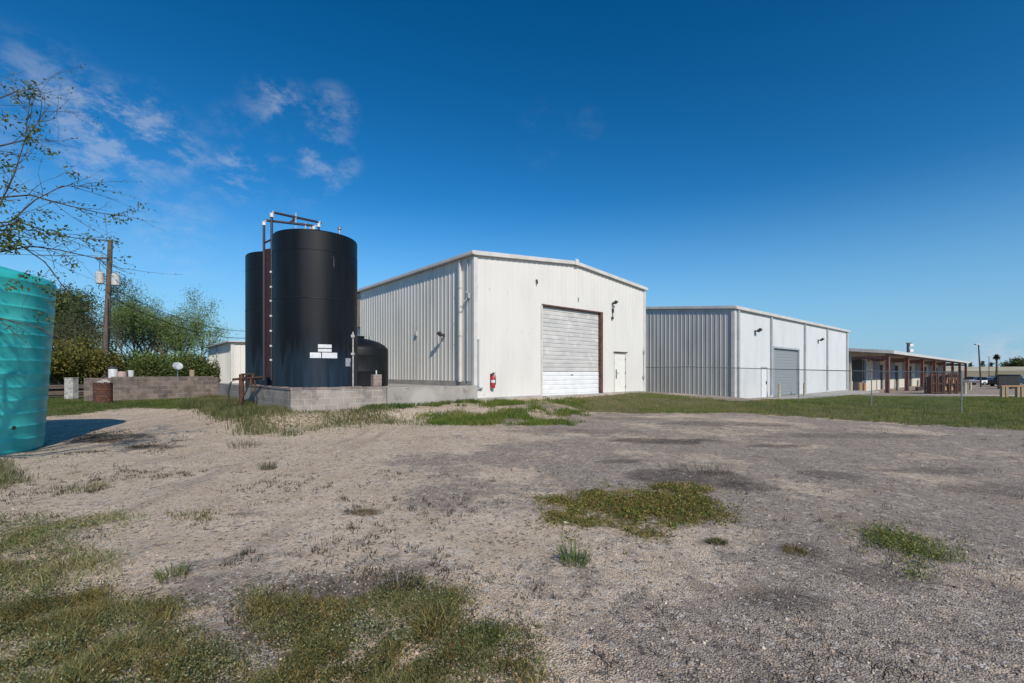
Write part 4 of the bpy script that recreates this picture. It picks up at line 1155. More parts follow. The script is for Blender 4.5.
# ------------------------------------------------------------------ utility poles and lines
def utility_pole(x, y, z0, lean, H, label, full=True):
    u = empty('utility_pole', (x, y, z0), 0, label, 'utility pole')
    tp = (lean[0], lean[1], H)
    mb = MB(); mb.tube([(0, 0, -.3), (lean[0] * .5 + .02, lean[1] * .5, H * .5), tp], [.19, .165, .13], 14); mb.build('pole', MT['wood_pole'], u, smooth=True)
    fx_ = lambda z: lean[0] * z / H
    if full:
        for s, dz in ((-.48, .12), (.55, 0)):
            c = (fx_(7.2) + s, -.1, 6.85 + dz)
            mb = MB(); mb.lathe([(.2, 0), (.23, .03), (.23, .66), (.24, .68), (.2, .74), (0, .77)], 20, c)
            t = mb.build('transformer', MT['transformer'], u, smooth=True)
            mb = MB()
            for q_ in (-.1, .1): mb.lathe([(.03, 0), (.05, .03), (.03, .06), (.05, .09), (.03, .12), (.045, .15), (0, .18)], 10, (c[0] + q_, c[1], c[2] + .74))
            build_split(mb, 'bushing', MT['ceramic'], t, smooth=True)
            mb = MB(); mb.box(min(c[0], fx_(7.2)), max(c[0], fx_(7.2)), -.05, .05, c[2] + .3, c[2] + .38); mb.build('bracket', MT['steel'], t)
        mb = MB(); mb.box(fx_(8.6) - .75, fx_(8.6) + .1, -.24, -.14, 8.55, 8.65); mb.build('crossarm', MT['wood_pole'], u)
        mb = MB()
        for q_ in (-.7, -.35): mb.lathe([(.03, 0), (.06, .03), (.035, .07), (.06, .11), (.03, .15), (0, .2)], 10, (fx_(8.6) + q_, -.19, 8.65))
        mb.lathe([(.03, 0), (.06, .03), (.035, .07), (.06, .11), (0, .2)], 10, (tp[0], tp[1], H)); build_split(mb, 'insulator', MT['ceramic'], u, smooth=True)
        mb = MB(); mb.tube([(fx_(8.6) - .4, -.19, 8.7), (fx_(8) - .5, -.15, 8.1), (fx_(7) - .45, -.1, 7.7)], .015); mb.tube([(fx_(6.8) + .5, -.1, 6.9), (fx_(6.4) + .2, -.15, 6.3), (fx_(6) + .1, -.2, 6.5)], .025); mb.tube([(fx_(6) + .14, -.14, 0.2), (fx_(6) + .14, -.14, 6)], .03); build_split(mb, 'jumper', MT['black_rubber'], u)
    return u


px0, py0 = -26.5, 30.0
pz0 = g1(px0, py0)
utility_pole(px0, py0, pz0, (.42, 0), 9.75 - .0, 'leaning wooden utility pole with two transformer cans')
fpx, fpy = -23.0, 50.0
utility_pole(fpx, fpy, g1(fpx, fpy), (0, 0), 7.6, 'plain utility pole behind the black tanks', full=False)


def cable(p, q, sag, r, label):
    p, q = Vector(p), Vector(q)
    pts = []
    for i in range(25):
        t = i / 24; v = p.lerp(q, t); v.z -= sag * 4 * t * (1 - t); pts.append(v)
    o = MB().tube(pts, r, 5).build('power_line', MT['black_rubber'], None); tag(o, label, 'cable', 'overhead lines from the utility pole'); return o


cable((px0 + .35, py0 - .15, pz0 + 6.85), (fpx, fpy, 7.2), 1.9, .02, 'upper sagging overhead cable running from the pole to behind the tanks')
cable((px0 + .32, py0 - .15, pz0 + 6.25), (fpx, fpy, 6.7), 2.0, .026, 'thick lower overhead cable running from the pole to behind the tanks')
cable((px0 - .3, py0 - .19, pz0 + 8.75), (-75, 12, 9.5), 1.0, .014, 'thin cable leaving the pole towards the left edge')

# ------------------------------------------------------------------ fence
f0 = np.array([18.0, 18.5]); FL, FH = 23.2, 1.6
fe = empty('chain_link_fence', (f0[0], f0[1], g1(*f0)), 0, 'thin chain-link fence with top rail crossing in front of the second warehouse', 'fence')
base = np.array([f0[0], f0[1], g1(*f0)])
def fpt(t, h):
    x, y = f0 + BX * t
    return (x - base[0], y - base[1], g1(x, y) + h - base[2])
ts = np.arange(0, FL + .01, 2.9)
for i, t in enumerate(ts):
    mb = MB(); a, b = fpt(t, -.2), fpt(t, FH + .03); r = .025 if i == 0 else .022
    mb.tube([a, b], r, 10); mb.lathe([(r + .012, 0), (r + .012, .03), (0, .07)], 10, b); mb.build('post', MT['steel'], fe, smooth=True)
MB().tube([fpt(t, FH) for t in ts], .021, 8).build('top_rail', MT['steel'], fe, smooth=True)
wm = MB()
cell = .075
n = int(FL / cell)
def wire(t0, h0, t1, h1):
    a, b = Vector(fpt(t0, h0)), Vector(fpt(t1, h1)); w = .0018
    nx_ = Vector((BX[0], BX[1], 0)) * w; up_ = Vector((0, 0, w)); th_ = Vector((AX[0], AX[1], 0)) * w
    wm.add([a - nx_, a + nx_, a + th_, b - nx_, b + nx_, b + th_], [(0, 1, 4, 3), (1, 2, 5, 4), (2, 0, 3, 5)])
hh = FH - .03
for i in range(-int(hh / cell), n):
    t = i * cell
    a, b = max(t, 0), min(t + hh, FL)
    if b > a:
        wire(a, .03 + (a - t), b, .03 + (b - t) if b - t < hh else FH)
        wire(a, FH - (a - t), b, FH - (b - t) if b - t < hh else .03)
wm.build('chain_mesh', MT['steel'], fe)

# ------------------------------------------------------------------ bollards, racks and yard clutter at right
def bollard(x, y, h, r, mat, label):
    o = MB().lathe([(r, 0), (r, h - .03), (r * .7, h), (0, h + .01)], 16).build('bollard', mat, None, smooth=True, loc=(x, y, g1(x, y) - .05)); return tag(o, label, 'bollard', 'guard bollards by the buildings')


def L2(x, y): return C2 + AX * x + BX * y
MT['cream'] = M('cream', (.42, .39, .31), (.34, .31, .24), 5, rough=.6)
MT['orange_post'] = M('orange_post', (.42, .24, .11), (.3, .17, .09), 5, rough=.7)
q = L2(5.1, -.9); bollard(q[0], q[1], 1.1, .10, MT['cream'], 'cream bollard near the white personnel door of the blue-grey warehouse')
q = L2(10.3, -.9); bollard(q[0], q[1], 1.1, .10, MT['cream'], 'cream bollard right in front of the grey roll-up door')
q = L2(26.3, -1.0); bollard(q[0], q[1], .95, .14, MT['orange_post'], 'orange-brown bollard at the far corner of the blue-grey warehouse, left one')
q = L2(28.0, -1.0); bollard(q[0], q[1], .95, .14, MT['orange_post'], 'orange-brown bollard beside the dark doorway, right one')
q = D(965, 44); bollard(q[0], q[1], 1.2, .12, MT['cream'], 'cream bollard right of the rusty racks')
q = D(970.5, 58); bollard(q[0], q[1], 1.0, .12, MT['cream'], 'small cream bollard farther off, between the racks and the lamp post')
q = D(897, 56); bollard(q[0], q[1], 1.1, .14, MT['cream'], 'cream bollard in the shade between the first two brown columns')
q = D(918, 66); bollard(q[0], q[1], 1.1, .14, MT['cream'], 'cream bollard in the shade behind the third brown column')

rack_lab = ['leftmost rusty steel rack, of upright bars only', 'second rusty steel rack, with dark boards', 'middle rusty steel rack, with sheet scraps', 'fourth rusty steel rack, with sheet scraps', 'rightmost rusty steel rack beside the cream bollard']
for i in range(5):
    x, y = D(930.5 + 6.4 * i, 46 + .2 * i)
    rk = empty('rusty_rack', (x, y, g1(x, y)), R(8), rack_lab[i], 'rack', 'rusty racks in front of the brown columns')
    mb = MB()
    for (a, b) in ((-.27, -.3), (.27, -.3), (-.27, .3), (.27, .3)): mb.box(a - .05, a + .05, b - .05, b + .05, 0, 2.1 + random.uniform(-.1, .06))
    for z in (.15, 1.0, 1.9): mb.box(-.3, .3, -.34, -.26, z, z + .08); mb.box(-.3, .3, .26, .34, z, z + .08)
    mb.build('frame', MT['rust'], rk)
    mb = MB()
    for k in range(3): mb.box(-.2 + .17 * k, -.1 + .17 * k, -.24, .24, .1, 1.4 + random.uniform(0, .55))
    build_split(mb, 'slat', MT['dark_rust'] if i in (1, 2) else MT['rust'], rk)
    if i in (2, 3):
        mb = MB(); mb.box(-.2, .16, -.27, -.25, 1.1, 1.7, Matrix.Rotation(.2, 4, 'Y')); mb.box(-.1, .22, -.27, -.25, .35, .75, Matrix.Rotation(-.3, 4, 'Y')); build_split(mb, 'scrap', MT['orange_post'], rk)

for i, lab in enumerate(('left dark bin in front of the parked black vehicle', 'middle dark bin in front of the parked black vehicle', 'right dark bin in front of the parked black vehicle')):
    x, y = D(1001.5 + 6.6 * i, 61)
    bn = empty('dark_bin', (x, y, g1(x, y)), R(-35), lab, 'bin', 'dark bins at far right')
    mb = MB(); mb.add([(-.31, -.34, .08), (.31, -.34, .08), (.31, .34, .08), (-.31, .34, .08), (-.36, -.4, 1.75), (.36, -.4, 1.75), (.36, .4, 1.75), (-.36, .4, 1.75)], [(0, 3, 2, 1), (4, 5, 6, 7), (0, 1, 5, 4), (1, 2, 6, 5), (2, 3, 7, 6), (3, 0, 4, 7)]); mb.build('body', MT['dark_metal'], bn, bevel=.03)
    mb = MB(); mb.box(-.38, .38, -.43, .42, 1.752, 1.85); mb.build('lid', MT['black_dome'], bn, bevel=.03)
    mb = MB()
    for s in (-.25, .25): mb.tube([(s - .05, .4, .1), (s + .05, .4, .1)], .1, 12)
    build_split(mb, 'wheel', MT['tyre'], bn)

gr = empty('timber_guard_rail', (*D(1004, 34.6), g1(*D(1004, 34.6))), R(-3), 'low tan guard rail on pale posts at the right edge', 'guard rail')
for x in (-.12, .14, .95, 1.25, 2.4, 3.6):
    MB().box(x - .1, x + .1, -.1, .1, -.1, .80).build('post', MT['timber'], gr, bevel=.01)
MB().box(-.3, 3.9, -.13, .13, .802, .90).build('rail', MT['orange_post'], gr, bevel=.01)


def car(px, dep, rz, mat, label, suv=False):
    x, y = D(px, dep)
    c = empty('parked_car', (x, y, g1(x, y)), rz, label, 'car', 'cars parked beyond the lawn')
    L, Wd = 4.6, 1.85
    hd, rf = (1.05, 1.8) if suv else (.9, 1.45)
    body = [(-2.3, .35), (-2.3, .75), (-2.2, hd - .05), (-1.2, hd), (1.1 if not suv else 2.1, hd), (2.25, hd - .1), (2.3, .7), (2.3, .35)]
    cabin = [(-1.3, hd), (-.6, rf - .02), (-.3, rf), (.9 if not suv else 1.8, rf), (1.7 if not suv else 2.2, hd)]

    def ext(mb, pr, w0, w1):
        k = len(pr); zs = [p[1] for p in pr]; za, zb = min(zs), max(zs)
        vs = []
        for s in (-1, 1):
            for (a, z) in pr: vs.append((a, s * (w0 + (w1 - w0) * (z - za) / (zb - za)) / 2, z))
        mb.add(vs, [tuple(range(k)), tuple(reversed(range(k, 2 * k)))] + [(i, i + k, (i + 1) % k + k, (i + 1) % k) for i in range(k)])
    mb = MB(); ext(mb, body, Wd, Wd - .08); mb.build('body', mat, c, bevel=.06)
    mb = MB(); ext(mb, cabin, Wd - .12, Wd - .5); cb = mb.build('cabin', MT['car_glass'], c)
    mb = MB(); mb.box(-.6, .95 if not suv else 1.85, -.62, .62, rf - .01, rf + .04); mb.build('roof', mat, c, bevel=.03)
    for a in (-1.4, 1.4):
        for s in (-1, 1):
            mb = MB(); mb.tube([(a, s * .72, .33), (a, s * .95, .33)], .33, 18); w = mb.build('wheel', MT['tyre'], c)
            mb = MB(); mb.tube([(a, s * .94, .33), (a, s * .965, .33)], .2, 14); mb.build('rim', MT['steel'], w)
    return c


car(972, 92, R(15), MT['car_silver'], 'silver car parked farthest left, just right of the covered building')
car(986, 84, R(5), MT['car_white'], 'white car parked beside the tall lamp post')
car(1006, 72, R(10), MT['car_dark'], 'black high-roofed vehicle parked behind the dark bins', True)
car(1034, 76, R(-10), MT['car_blue'], 'dark blue car cut by the right edge')
car(994, 105, R(5), MT['car_dark'], 'dark car far back beneath the distant palm')


def lamp(px, dep, H, label, lean=0.):
    x, y = D(px, dep); l_ = empty('street_lamp', (x, y, g1(x, y)), 0, label, 'lamp post', 'lamp posts over the far parking area')
    MB().tube([(lean * .8, 0, -.2), (0, 0, H)], [.11, .08], 10).build('pole', MT['dark_metal'], l_, smooth=True)
    mb = MB(); mb.box(-.55, .35, -.2, .2, H, H + .16); mb.build('lamp_head', MT['transformer'], l_, bevel=.03)
    return l_


lamp(978.5, 70, 6.35, 'dark lamp post with pale head, right of the covered building', .5)
lamp(989, 150, 7.3, 'small far lamp post between the taller lamp post and the palm')
x, y = D(908, 84); fpz = g1(x, y)
fl = empty('floodlight_pole', (x, y, fpz), 0, 'dark pole with two pale lamp boxes above the covered roof', 'light pole')
MB().tube([(0, 0, 0), (0, 0, 7.5)], .2, 10).build('pole', MT['dark_metal'], fl)
for z in (5.9, 6.9): MB().box(.15, .75, -.3, .3, z, z + .5).build('lamp_box', MT['pvc'], fl, bevel=.03)
MB().box(-.3, .7, -.1, .1, 7.45, 7.6).build('arm', MT['dark_metal'], fl)

# palm
x, y = D(996.5, 190); pm = empty('palm_tree', (x, y, g1(x, y)), 0, 'tall fan palm against the low clouds at far right', 'palm')
MB().tube([(0, 0, -.3), (.1, 0, 4), (0, 0, 8.6)], [.45, .33, .3], 10).build('trunk', MT['bark'], pm, smooth=True)
vs, tr, cs = [], [], []
for k in range(260):
    d = Vector((random.gauss(0, 1), random.gauss(0, 1), random.gauss(.1, .8))).normalized(); Lf = random.uniform(.9, 1.7)
    s = Vector((-d.y, d.x, 0)); s = s.normalized() * .22 if s.length > .01 else Vector((.2, 0, 0))
    o = Vector((0, 0, 8.9)); e = o + d * Lf + Vector((0, 0, -.25))
    i = len(vs); vs += [o, o + d * Lf * .6 + s, o + d * Lf * .6 - s, e]; tr += [(i, i + 1, i + 2), (i + 1, i + 3, i + 2)]
    c = random.uniform(.7, 1.2); cs += [(.035 * c, .05 * c, .025 * c)] * 4
mesh_np('crown', np.array([tuple(v) for v in vs]), np.array(tr), np.array(cs), MT['leaf'], pm)

# distant highway embankment with bridge rail
hw_ = empty('highway_embankment', (250, 255, -.7), R(-3), 'long pale raised highway beyond the parking area', 'road')
mb = MB(); mb.add([(-220, -14, 0), (500, -14, 0), (500, 0, 3.4), (-220, 0, 3.4), (500, 25, 0), (-220, 25, 0), (500, 11, 3.4), (-220, 11, 3.4)], [(0, 1, 2, 3), (3, 2, 6, 7), (7, 6, 4, 5)]); mb.build('bank', M('dry_bank', (.17, .16, .09), (.22, .19, .12), .03, rough=.9), hw_)
mb = MB(); mb.box(-220, 500, -.4, .2, 3.41, 4.6); mb.build('barrier', MT['far_concrete'], hw_)
mb = MB(); mb.box(-220, 500, 10, 10.6, 3.41, 5.9); mb.build('barrier', MT['far_concrete'], hw_)
mb = MB(); mb.box(-220, 500, -.8, -.42, 2.7, 3.3); mb.build('edge_beam', MT['far_dark'], hw_)

pth = MB(); pa, pb = D(885, 42.5), D(1060, 40.5)
pth.add([(pa[0], pa[1], -.36), (pb[0], pb[1], -.36), (pb[0], pb[1] + 1.3, -.36), (pa[0], pa[1] + 1.3, -.36), (pa[0], pa[1], -.8), (pb[0], pb[1], -.8), (pb[0], pb[1] + 1.3, -.8), (pa[0], pa[1] + 1.3, -.8)],
        [(0, 1, 2, 3), (0, 4, 5, 1), (1, 5, 6, 2), (2, 6, 7, 3), (3, 7, 4, 0)])
o = pth.build('concrete_path', MT['concrete'], None); tag(o, 'narrow concrete path at the far edge of the lawn', 'path', kind='structure')


# ------------------------------------------------------------------ trees
def leaf_cloud(centres, per, spread, size, pal, droop=0., elong=2.2, seed=0):
    r = np.random.default_rng(seed)
    cen = np.repeat(np.asarray(centres), per, 0); n = len(cen)
    pos = cen + r.normal(0, 1, (n, 3)) * np.asarray(spread)
    d = r.normal(0, 1, (n, 3)); d[:, 2] -= droop; d /= np.linalg.norm(d, axis=1)[:, None]
    s = np.cross(d, r.normal(0, 1, (n, 3))); s /= np.linalg.norm(s, axis=1)[:, None]
    L = size * r.uniform(.6, 1.3, n)[:, None]; w = L / elong
    v = np.stack([pos, pos + d * L * .5 + s * w * .5, pos + d * L, pos + d * L * .5 - s * w * .5], 1)
    t = np.array([(0, 1, 2), (0, 2, 3)])[None] + 4 * np.arange(n)[:, None, None]
    pal = np.asarray(pal)
    clump = np.repeat(r.random(len(centres)), per)
    c = pal[np.clip((clump * .5 + r.random(n) * .5) * len(pal), 0, len(pal) - 1).astype(int)] * r.uniform(.75, 1.25, n)[:, None]
    return v.reshape(-1, 3), t.reshape(-1, 3), np.repeat(c, 4, 0)


def grow(mb, p, d, L, r, lev, tips, rnd, spread=.6, up=.15, kids=(2, 4), minr=.004):
    pts, rs = [p.copy()], [r]
    n = 4
    for i in range(n):
        d = (d + Vector((rnd.gauss(0, .14), rnd.gauss(0, .14), rnd.gauss(0, .1) + up * .25))).normalized()
        p = p + d * (L / n); pts.append(p.copy()); rs.append(max(minr, r * (1 - .55 * (i + 1) / n)))
        if lev <= 1: tips.append(p.copy())
    mb.tube(pts, rs, 6 if lev > 1 else 4, cap=False)
    if lev == 0: return
    for k in range(rnd.randint(*kids)):
        i = rnd.randint(2, n); q = pts[i]
        dd_ = (d + Vector((rnd.gauss(0, spread), rnd.gauss(0, spread), rnd.gauss(0, spread * .6) + up))).normalized()
        grow(mb, q, dd_, L * rnd.uniform(.6, .8), rs[i] * .75, lev - 1, tips, rnd, spread, up, kids, minr)


def bush_tree(name, px, dep, height, spread, levels, per, size, pal, label, cat, seed, stems=3, kids=(3, 4), up=.25, sprd=(.3, .3, .25), drp=.3, elong=3.5, hold=.16, group=None):
    x, y = D(px, dep); z = g1(x, y)
    t = empty(name, (x, y, z), 0, label, cat, group)
    rnd = random.Random(seed); mb, tips = MB(), []
    for s in range(stems):
        an = 6.28 * s / stems + rnd.uniform(-.5, .5)
        d = Vector((math.cos(an) * spread, math.sin(an) * spread, 1)).normalized()
        grow(mb, Vector((rnd.uniform(-.2, .2), rnd.uniform(-.2, .2), -.1)), d, height * .42, height * .018, levels, tips, rnd, .55, up, kids, .008)
    zs = max(p.z for p in tips); f = height / zs
    mb.v = [(a, b, c * f) for (a, b, c) in mb.v]
    tips = [(p.x, p.y, p.z * f) for p in tips if p.z * f > height * hold]
    mb.build('trunk', MT['bark'], t, smooth=True)
    v, tr, c = leaf_cloud(tips, per, sprd, size, pal, drp, elong, seed)
    mesh_np('crown', v, tr, c, MT['leaf'], t)
    return t


GREEN = [(3.1 * c[0], 3.0 * c[1], 3.1 * c[2]) for c in [(.028, .045, .014), (.042, .065, .02), (.06, .085, .026), (.085, .11, .035)]]
DARK = [(2.3 * c[0], 2.15 * c[1], 1.9 * c[2]) for c in [(.018, .03, .010), (.03, .045, .013), (.045, .062, .018), (.065, .075, .024)]]
GREY = [tuple(1.5 * q for q in c) for c in [(.05, .07, .03), (.07, .09, .04), (.09, .115, .05), (.11, .135, .065)]]
YEL = [(.10, .11, .02), (.15, .15, .03), (.22, .20, .05), (.07, .08, .02)]
YELB = YEL
TG = 'trees beyond the long block wall'
bush_tree('tree', 76, 37, 9.0, .3, 3, 30, .24, DARK, 'dark dense tree nearest the teal tank', 'tree', 3, 3, (3, 4), .3, (.32, .32, .3), group=TG)
bush_tree('tree', 44, 40, 7.6, .35, 3, 16, .2, DARK, 'dark tree half hidden behind the teal tank', 'tree', 4, 3, (3, 4), .3, (.3, .3, .3), group=TG)
bush_tree('tree', 96, 35, 7.3, .45, 3, 8, .16, GREY, 'pale feathery tree just left of the utility pole', 'tree', 8, 3, (3, 4), .2, (.3, .3, .22), elong=4.5, group=TG)
bush_tree('mesquite_tree', 160, 38, 8.5, .68, 3, 30, .18, GREEN, 'wide feathery green tree in the middle between pole and shed', 'tree', 12, 4, (3, 4), .22, (.3, .3, .25), .3, 4.5, .3, group=TG)
bush_tree('mesquite_tree', 180, 37, 6.7, .55, 3, 26, .18, GREEN, 'feathery green tree nearest the small white shed', 'tree', 15, 3, (3, 4), .22, (.3, .3, .25), .3, 4.5, .3, group=TG)
bush_tree('mesquite_tree', 140, 42, 7.2, .4, 3, 6, .17, GREY, 'grey-green loose tree right of the utility pole', 'tree', 19, 3, (3, 4), .25, (.3, .3, .25), .3, 4.5, .25, group=TG)
bush_tree('bare_tree', 129, 36, 6.4, .35, 3, 2, .15, GREY, 'thin nearly bare tree right beside the utility pole', 'tree', 23, 3, (2, 3), .3, (.25, .25, .2), .3, 4.5, .3, group=TG)
BG = 'bushes behind the long block wall'
bush_tree('bush', 78, 30, 3.3, .8, 2, 46, .15, YEL, 'yellow-leaved bush in front of the dark tree at left', 'bush', 31, 7, (3, 4), .05, (.3, .3, .22), .1, 1.8, .4, group=BG)
bush_tree('bush', 60, 31, 2.6, 1.0, 2, 40, .16, DARK, 'low dark bush beneath the yellow bush, beside the teal tank', 'bush', 32, 7, (3, 4), .05, (.35, .35, .25), .1, 1.8, .1, group=BG)
bush_tree('bush', 92, 31.5, 2.7, 1.0, 2, 40, .16, DARK, 'low dark bush at the foot of the utility pole', 'bush', 33, 7, (3, 4), .05, (.35, .35, .25), .1, 1.8, .1, group=BG)
for i, (px, dep, h, lb) in enumerate([(142, 34, 3.0, 'round green bush above the white bucket'), (158, 33, 2.5, 'round green bush left of the satellite dish'), (178, 35, 3.1, 'green bush directly behind the satellite dish'), (199, 33, 2.4, 'dark green bush against the white shed')]):
    bush_tree('bush', px, dep, h * .85, .8, 2, 34, .17, DARK if i % 2 else GREEN, lb, 'bush', 40 + i, 7, (3, 4), .05, (.38, .38, .3), .1, 2., .05, group=BG)
# far trees at the horizon
FT = 'trees on the right horizon'
bush_tree('far_tree', 1023, 300, 11, .5, 2, 60, .9, DARK, 'dark rounded tree at the right edge of the horizon', 'tree', 61, 6, (3, 4), .1, (1.4, 1.4, .9), .1, 1.6, .1, group=FT)
bush_tree('far_tree', 1040, 305, 11.5, .5, 2, 60, .9, DARK, 'dark rounded tree just past the right edge', 'tree', 62, 6, (3, 4), .1, (1.4, 1.4, .9), .1, 1.6, .1, group=FT)
for i, (px, h, lb) in enumerate([(970.5, 9, 'slim conifer farthest left on the right horizon'), (982.5, 10, 'broader conifer right of the tall lamp post'), (991.5, 9, 'small conifer left of the palm')]):
    x, y = D(px, 320); t = empty('conifer', (x, y, g1(x, y)), 0, lb, 'tree', FT)
    MB().tube([(0, 0, 0), (0, 0, h)], [.3, .05], 6).build('trunk', MT['bark'], t)
    cc = [(random.gauss(0, .75) * (1.1 - k / 40), random.gauss(0, .75) * (1.1 - k / 40), 1 + (h - 1) * k / 40) for k in range(40)]
    v, tr_, c = leaf_cloud(cc, 14, (.4, .4, .3), .9, DARK, .1, 2, i); mesh_np('crown', v, tr_, c, MT['leaf'], t)

# ---- near tree: trunk out of frame at left, thin limbs reaching in
nt_ = empty('ash_tree', (-8.9, 5.0, 0), 0, 'thin-leaved tree whose bare twigs reach in over the teal tank', 'tree')
rnd = random.Random(5)
mb, tips = MB(), []
o_ = Vector((-8.9, 5.0, 0))
def W3d(px, py, dep): return Vector(((px - 512) / F_PX * dep, dep, CAMZ + (HOR - py) / F_PX * dep)) - o_
trunk_top = Vector((.5, .6, 2.6))
mb.tube([(0, 0, -.1), (.1, .1, .9), (.3, .3, 1.8), tuple(trunk_top)], [.2, .17, .15, .13], 10)
limbs = [
    [(-150, 190, 5.2), (-60, 160, 5.8), (0, 146, 6.2), (25, 140, 6.4), (38, 122, 6.5), (50, 104, 6.6)],
    [(-150, 230, 5.2), (-50, 235, 5.8), (0, 205, 6.2), (14, 175, 6.3), (25, 140, 6.4), (30, 98, 6.5)],
    [(-150, 240, 5.2), (-40, 236, 6.0), (20, 222, 6.3), (50, 233, 6.6), (75, 238, 6.8), (118, 241, 7.1)],
    [(-150, 260, 5.2), (-40, 225, 6.0), (10, 222, 6.3), (35, 200, 6.5), (62, 186, 6.6), (100, 186, 6.9)],
    [(-150, 262, 5.4), (-40, 250, 6.0), (20, 245, 6.4), (45, 262, 6.6), (62, 285, 6.7), (84, 309, 6.9)],
    [(-150, 240, 5.5), (-30, 200, 6.2), (30, 195, 6.6), (70, 206, 6.9), (100, 213, 7.1), (120, 216, 7.2)],
    [(-150, 200, 5.6), (-40, 110, 6.2), (-5, 100, 6.4), (15, 92, 6.5), (38, 88, 6.6)],
    [(-150, 260, 5.4), (-30, 258, 6.2), (30, 246, 6.6), (60, 250, 6.8), (95, 258, 7.0), (125, 272, 7.2)],
    [(-130, 290, 5.6), (-40, 300, 6.2), (0, 318, 6.5), (40, 328, 6.7), (60, 338, 6.8)],
]
inf_tips = []
for li, lm in enumerate(limbs):
    pts = [trunk_top + (W3d(*lm[0]) - trunk_top) * .0] + [W3d(*q_) for q_ in lm]
    n = len(pts); rs = [.015 * (1 - i / n) ** 1.3 + .003 for i in range(n)]
    mb.tube(pts, rs, 6, cap=False)
    for i in range(2, n):
        k = 2 if i == 2 else 3
        for j in range(k):
            a = pts[i - 1].lerp(pts[i], rnd.random()); d = (pts[i] - pts[i - 1]).normalized()
            dd_ = (d + Vector((rnd.gauss(0, .5), rnd.gauss(0, .5), rnd.gauss(-.05, .45)))).normalized()
            grow(mb, a, dd_, rnd.uniform(.25, .6), .004, 1, inf_tips, rnd, .5, -.05, (1, 2), .0015)
# out-of-frame crown that shades the tank
for k in range(11):
    an = rnd.uniform(0, 6.28)
    d = Vector((math.cos(an) * .7, math.sin(an) * .7, 1.0)).normalized()
    grow(mb, trunk_top, d, 1.4, .045, 3, tips, rnd, .55, .2, (2, 3), .004)
mb.build('trunk', MT['pale_twig'], nt_, smooth=True)
def ppx(p):
    w = p + o_; return to_px(w.x, max(w.y, .2), w.z)
tips = [p for p in tips if ppx(p)[0] < -20]
spots = [(30, 90, 6.5, 8), (20, 95, 6.4, 6), (38, 128, 6.5, 7), (28, 138, 6.4, 8), (10, 165, 6.3, 4), (52, 153, 6.5, 3), (73, 178, 6.7, 5), (101, 187, 6.9, 3), (118, 217, 7.2, 8), (137, 206, 7.2, 3),
         (84, 209, 6.9, 3), (22, 222, 6.3, 14), (8, 232, 6.2, 16), (38, 232, 6.5, 10), (14, 245, 6.3, 16), (2, 245, 6.2, 14), (60, 232, 6.7, 7), (45, 215, 6.5, 5), (90, 243, 6.9, 5), (112, 240, 7.1, 4), (65, 262, 6.7, 4),
         (5, 160, 6.2, 5), (2, 120, 6.2, 5), (60, 300, 6.7, 7), (45, 316, 6.7, 5), (75, 296, 6.8, 6), (84, 308, 6.9, 5), (25, 275, 6.5, 5), (10, 285, 6.4, 5), (118, 262, 7.1, 2), (50, 290, 6.7, 6), (0, 205, 6.1, 6), (15, 190, 6.3, 3)]
cen = []
for (a, b, d_, k) in spots:
    for j in range(int(k * 1.7)): cen.append(tuple(W3d(a + rnd.gauss(0, 5.5), b + rnd.gauss(0, 3.5), d_ + rnd.gauss(0, .12))))
OLIVE = [(.05, .085, .028), (.075, .115, .036), (.10, .14, .045), (.16, .17, .07)]
v1_, t1_, c1_ = leaf_cloud(cen, 5, (.045, .045, .03), .058, OLIVE, .3, 2.3, 91)
sel = [tuple(p) for p in inf_tips if rnd.random() < .55]
v2_, t2_, c2_ = leaf_cloud(sel, 1, (.015, .015, .015), .042, OLIVE, .3, 2.3, 92)
v3_, t3_, c3_ = leaf_cloud([tuple(p) for p in tips], 3, (.12, .12, .1), .07, OLIVE, .3, 2.3, 93)
V = np.concatenate([v1_, v2_, v3_]); T = np.concatenate([t1_, t2_ + len(v1_), t3_ + len(v1_) + len(v2_)]); C_ = np.concatenate([c1_, c2_, c3_])
mesh_np('crown', V, T, C_, MT['leaf'], nt_)


